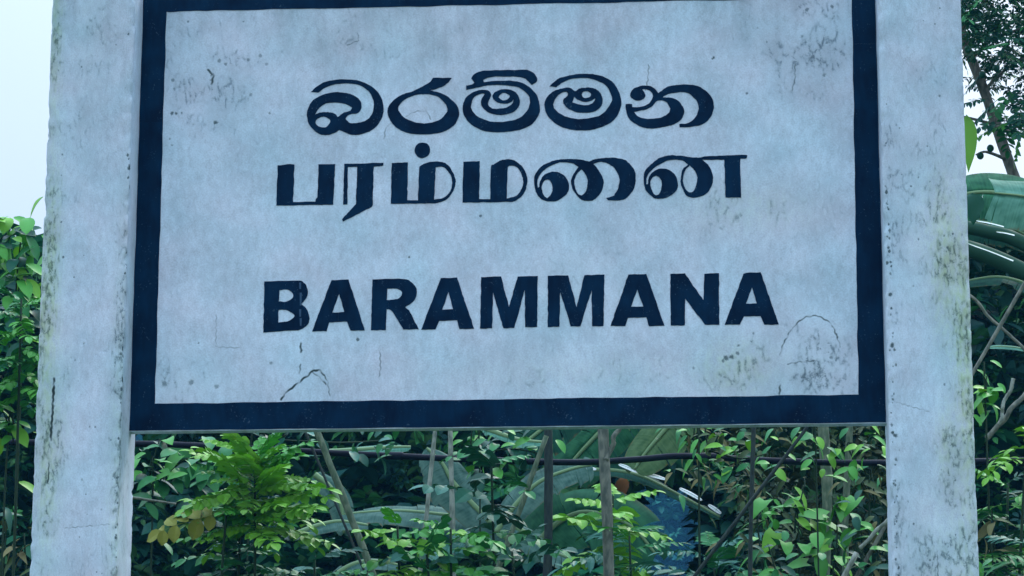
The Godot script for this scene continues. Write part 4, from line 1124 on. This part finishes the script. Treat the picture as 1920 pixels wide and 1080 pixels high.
	# left of the left post
	vine("leafy_climber", "leafy green climber topping the thicket left of the left post", "vine", [[at(40, 700, -1.4), at(30, 560, -1.4), at(40, 440, -1.4)], [at(-60, 600, -1.4), at(-20, 480, -1.4), at(20, 430, -1.4)]], 110, span(30, -1.4), span(46, -1.4), "oval", [mats.fresh, mats.leaf_green, mats.lime, mats.fresh, mats.deep], 51)
	sapling("feather_climber", "feathery fresh shoot halfway up beside the left post", "shrub", at(40, 560, -0.9), 20, 0.26, span(110, -0.9), "dense", [mats.fresh, mats.leaf_green, mats.fresh], 52, 0.4, -0.3)
	vine("lime_climber", "lime leaved shoot low beside the left post", "vine", [[at(10, 900, -1.0), at(25, 830, -1.0), at(5, 770, -1.0)]], 16, span(18, -1.0), span(48, -1.0), "oval", [mats.lime, mats.fresh, mats.fresh], 53)
	vine("dead_leaves", "dry brown dead leaves in the dark low corner by the left post", "dead leaves", [[at(5, 1090, -1.3), at(20, 1000, -1.3)], [at(50, 1090, -1.3), at(45, 1000, -1.3)]], 16, span(18, -1.3), span(60, -1.3), "lance", [mats.straw, mats.deep, mats.olive], 54)
	# right of the right post
	vine("lime_leaf_spray", "lime spray of leaves hugging the right post below the twigs", "vine", [[at(1850, 830, -0.9), at(1848, 760, -0.9), at(1850, 705, -0.9)]], 18, span(12, -0.9), span(36, -0.9), "oval", [mats.lime, mats.fresh, mats.fresh], 61)
	sapling("yellow_green_shoot", "yellow green feathery shoot reaching in at the lower right edge", "shrub", at(1925, 815, -0.7), 5, 0.06, span(120, -0.7), "small", [mats.lime, mats.lime_pale], 62, 0.2, -0.1)
	sapling("fern_clump", "dark ferny clump in the lower right corner", "fern", at(1890, 905, -0.9), 26, 0.35, span(140, -0.9), "long", [mats.leaf_green, mats.deep, mats.fresh, mats.deep], 63, 0.6, -0.3)
	sapling("fern_clump", "second ferny clump at the very bottom right", "fern", at(1930, 1010, -0.6), 20, 0.3, span(140, -0.6), "long", [mats.leaf_green, mats.deep, mats.teal], 64, 0.6, -0.3)
	vine("dry_sprig", "sprig of dry yellowish leaves at the foot of the right post", "vine", [[at(1862, 1090, -0.8), at(1865, 1030, -0.8)]], 7, span(10, -0.8), span(60, -0.8), "lance", [mats.straw, mats.olive], 65)


func build_masses() -> void:
	var oval := blade_mesh(0.3, 0, 0.3, 0.25, 3, 201)
	var sprig := begin(false)
	rng.seed = 202
	for k in 9:
		var a := k * 2.4
		var d := Vector3(cos(a), rng.randf_range(-0.5, 0.6), sin(a)).normalized()
		add_leaf(sprig, d * rng.randf_range(0.0, 0.35), d, Vector3(rng.randf_range(-0.4, 0.4), 1, 0.4).normalized(), rng.randf_range(0.5, 0.75), 0.17, 0.3, 0.3, 0, 3)
	var spray := done(sprig)
	var tones := [Color(0.009, 0.075, 0.05), Color(0.015, 0.125, 0.055), Color(0.05, 0.23, 0.06), Color(0.011, 0.065, 0.055), Color(0.04, 0.13, 0.04)]
	var clump := noise(55, 0.55, 3)
	# thicket behind the board: two banks with a gap between them, through which the far hill shows
	for bank in 3:
		var x0: float = [-7.0, -0.9, 0.95][bank]
		var x1: float = [-0.9, 0.95, 7.5][bank]
		var label: String = ["dark leafy thicket on the left behind the board", "dark leafy thicket behind the middle of the board", "dark leafy thicket on the right behind the board"][bank]
		var count: int = [30000, 17000, 30000][bank]
		mass("undergrowth", label, spray, mats.mass_green, count, 300 + bank, func(i: int):
			var z := -5.0 - 3.5 * pow(rng.randf(), 1.3)
			var x := rng.randf_range(x0, x1)
			var top := at(960, 395, z).y + 0.35 * clump.get_noise_2d(x * 1.3, 4.0) + 0.2 * clump.get_noise_2d(x * 5.0, 9.0)
			if bank == 2: top = at(1850, 345, z).y + 0.35 * clump.get_noise_2d(x * 1.3, 8.0)
			var y := lerpf(ground_y(x, z) + 0.9, top, pow(rng.randf(), 0.8))
			if clump.get_noise_3d(x * 2.0, y * 2.0, z * 2.0) < -0.2: return []
			var into := (-5.0 - z) / 3.5
			var edge := 0.05 * clump.get_noise_2d(y * 9.0, z * 9.0)
			if x > lerpf(0.08, -0.07, into) + edge and x < lerpf(0.45, 0.40, into) + edge and y < lerpf(4.17, 4.78, into) + edge: return []
			var size := rng.randf_range(0.05, 0.10) if rng.randf() < 0.72 else rng.randf_range(0.11, 0.22)
			var b := Basis.from_euler(Vector3(rng.randf_range(-0.7, 0.7), rng.randf_range(-PI, PI), rng.randf_range(-0.7, 0.7))).scaled(Vector3.ONE * size)
			var c: Color = tones[rng.randi() % tones.size()]
			return [Transform3D(b, Vector3(x, y, z)), c * rng.randf_range(0.7, 1.3)])
	var olives := [Color(0.035, 0.075, 0.03), Color(0.06, 0.10, 0.03), Color(0.02, 0.085, 0.035), Color(0.07, 0.09, 0.03), Color(0.012, 0.05, 0.032)]
	mass("undergrowth", "olive brown tangle of small leaves right of the gap under the board", spray, mats.mass_green, 3600, 350, func(i: int):
		var z := rng.randf_range(-2.7, -3.9)
		var a := at(1390, 760, z)
		var b := at(1690, 760, z)
		var x := lerpf(a.x, b.x, rng.randf()) + 0.05 * clump.get_noise_2d(z * 9.0, 3.0)
		var y := lerpf(ground_y(x, z) + 0.8, a.y, pow(rng.randf(), 0.7))
		if clump.get_noise_3d(x * 7.0, y * 7.0, z * 5.0) < -0.05: return []
		var c: Color = olives[rng.randi() % olives.size()]
		return [Transform3D(Basis.from_euler(Vector3(rng.randf_range(-1, 1), rng.randf_range(-PI, PI), rng.randf_range(-1, 1))).scaled(Vector3.ONE * rng.randf_range(0.04, 0.085)), Vector3(x, y, z)), c * rng.randf_range(0.7, 1.4)])
	# wooded hill far behind
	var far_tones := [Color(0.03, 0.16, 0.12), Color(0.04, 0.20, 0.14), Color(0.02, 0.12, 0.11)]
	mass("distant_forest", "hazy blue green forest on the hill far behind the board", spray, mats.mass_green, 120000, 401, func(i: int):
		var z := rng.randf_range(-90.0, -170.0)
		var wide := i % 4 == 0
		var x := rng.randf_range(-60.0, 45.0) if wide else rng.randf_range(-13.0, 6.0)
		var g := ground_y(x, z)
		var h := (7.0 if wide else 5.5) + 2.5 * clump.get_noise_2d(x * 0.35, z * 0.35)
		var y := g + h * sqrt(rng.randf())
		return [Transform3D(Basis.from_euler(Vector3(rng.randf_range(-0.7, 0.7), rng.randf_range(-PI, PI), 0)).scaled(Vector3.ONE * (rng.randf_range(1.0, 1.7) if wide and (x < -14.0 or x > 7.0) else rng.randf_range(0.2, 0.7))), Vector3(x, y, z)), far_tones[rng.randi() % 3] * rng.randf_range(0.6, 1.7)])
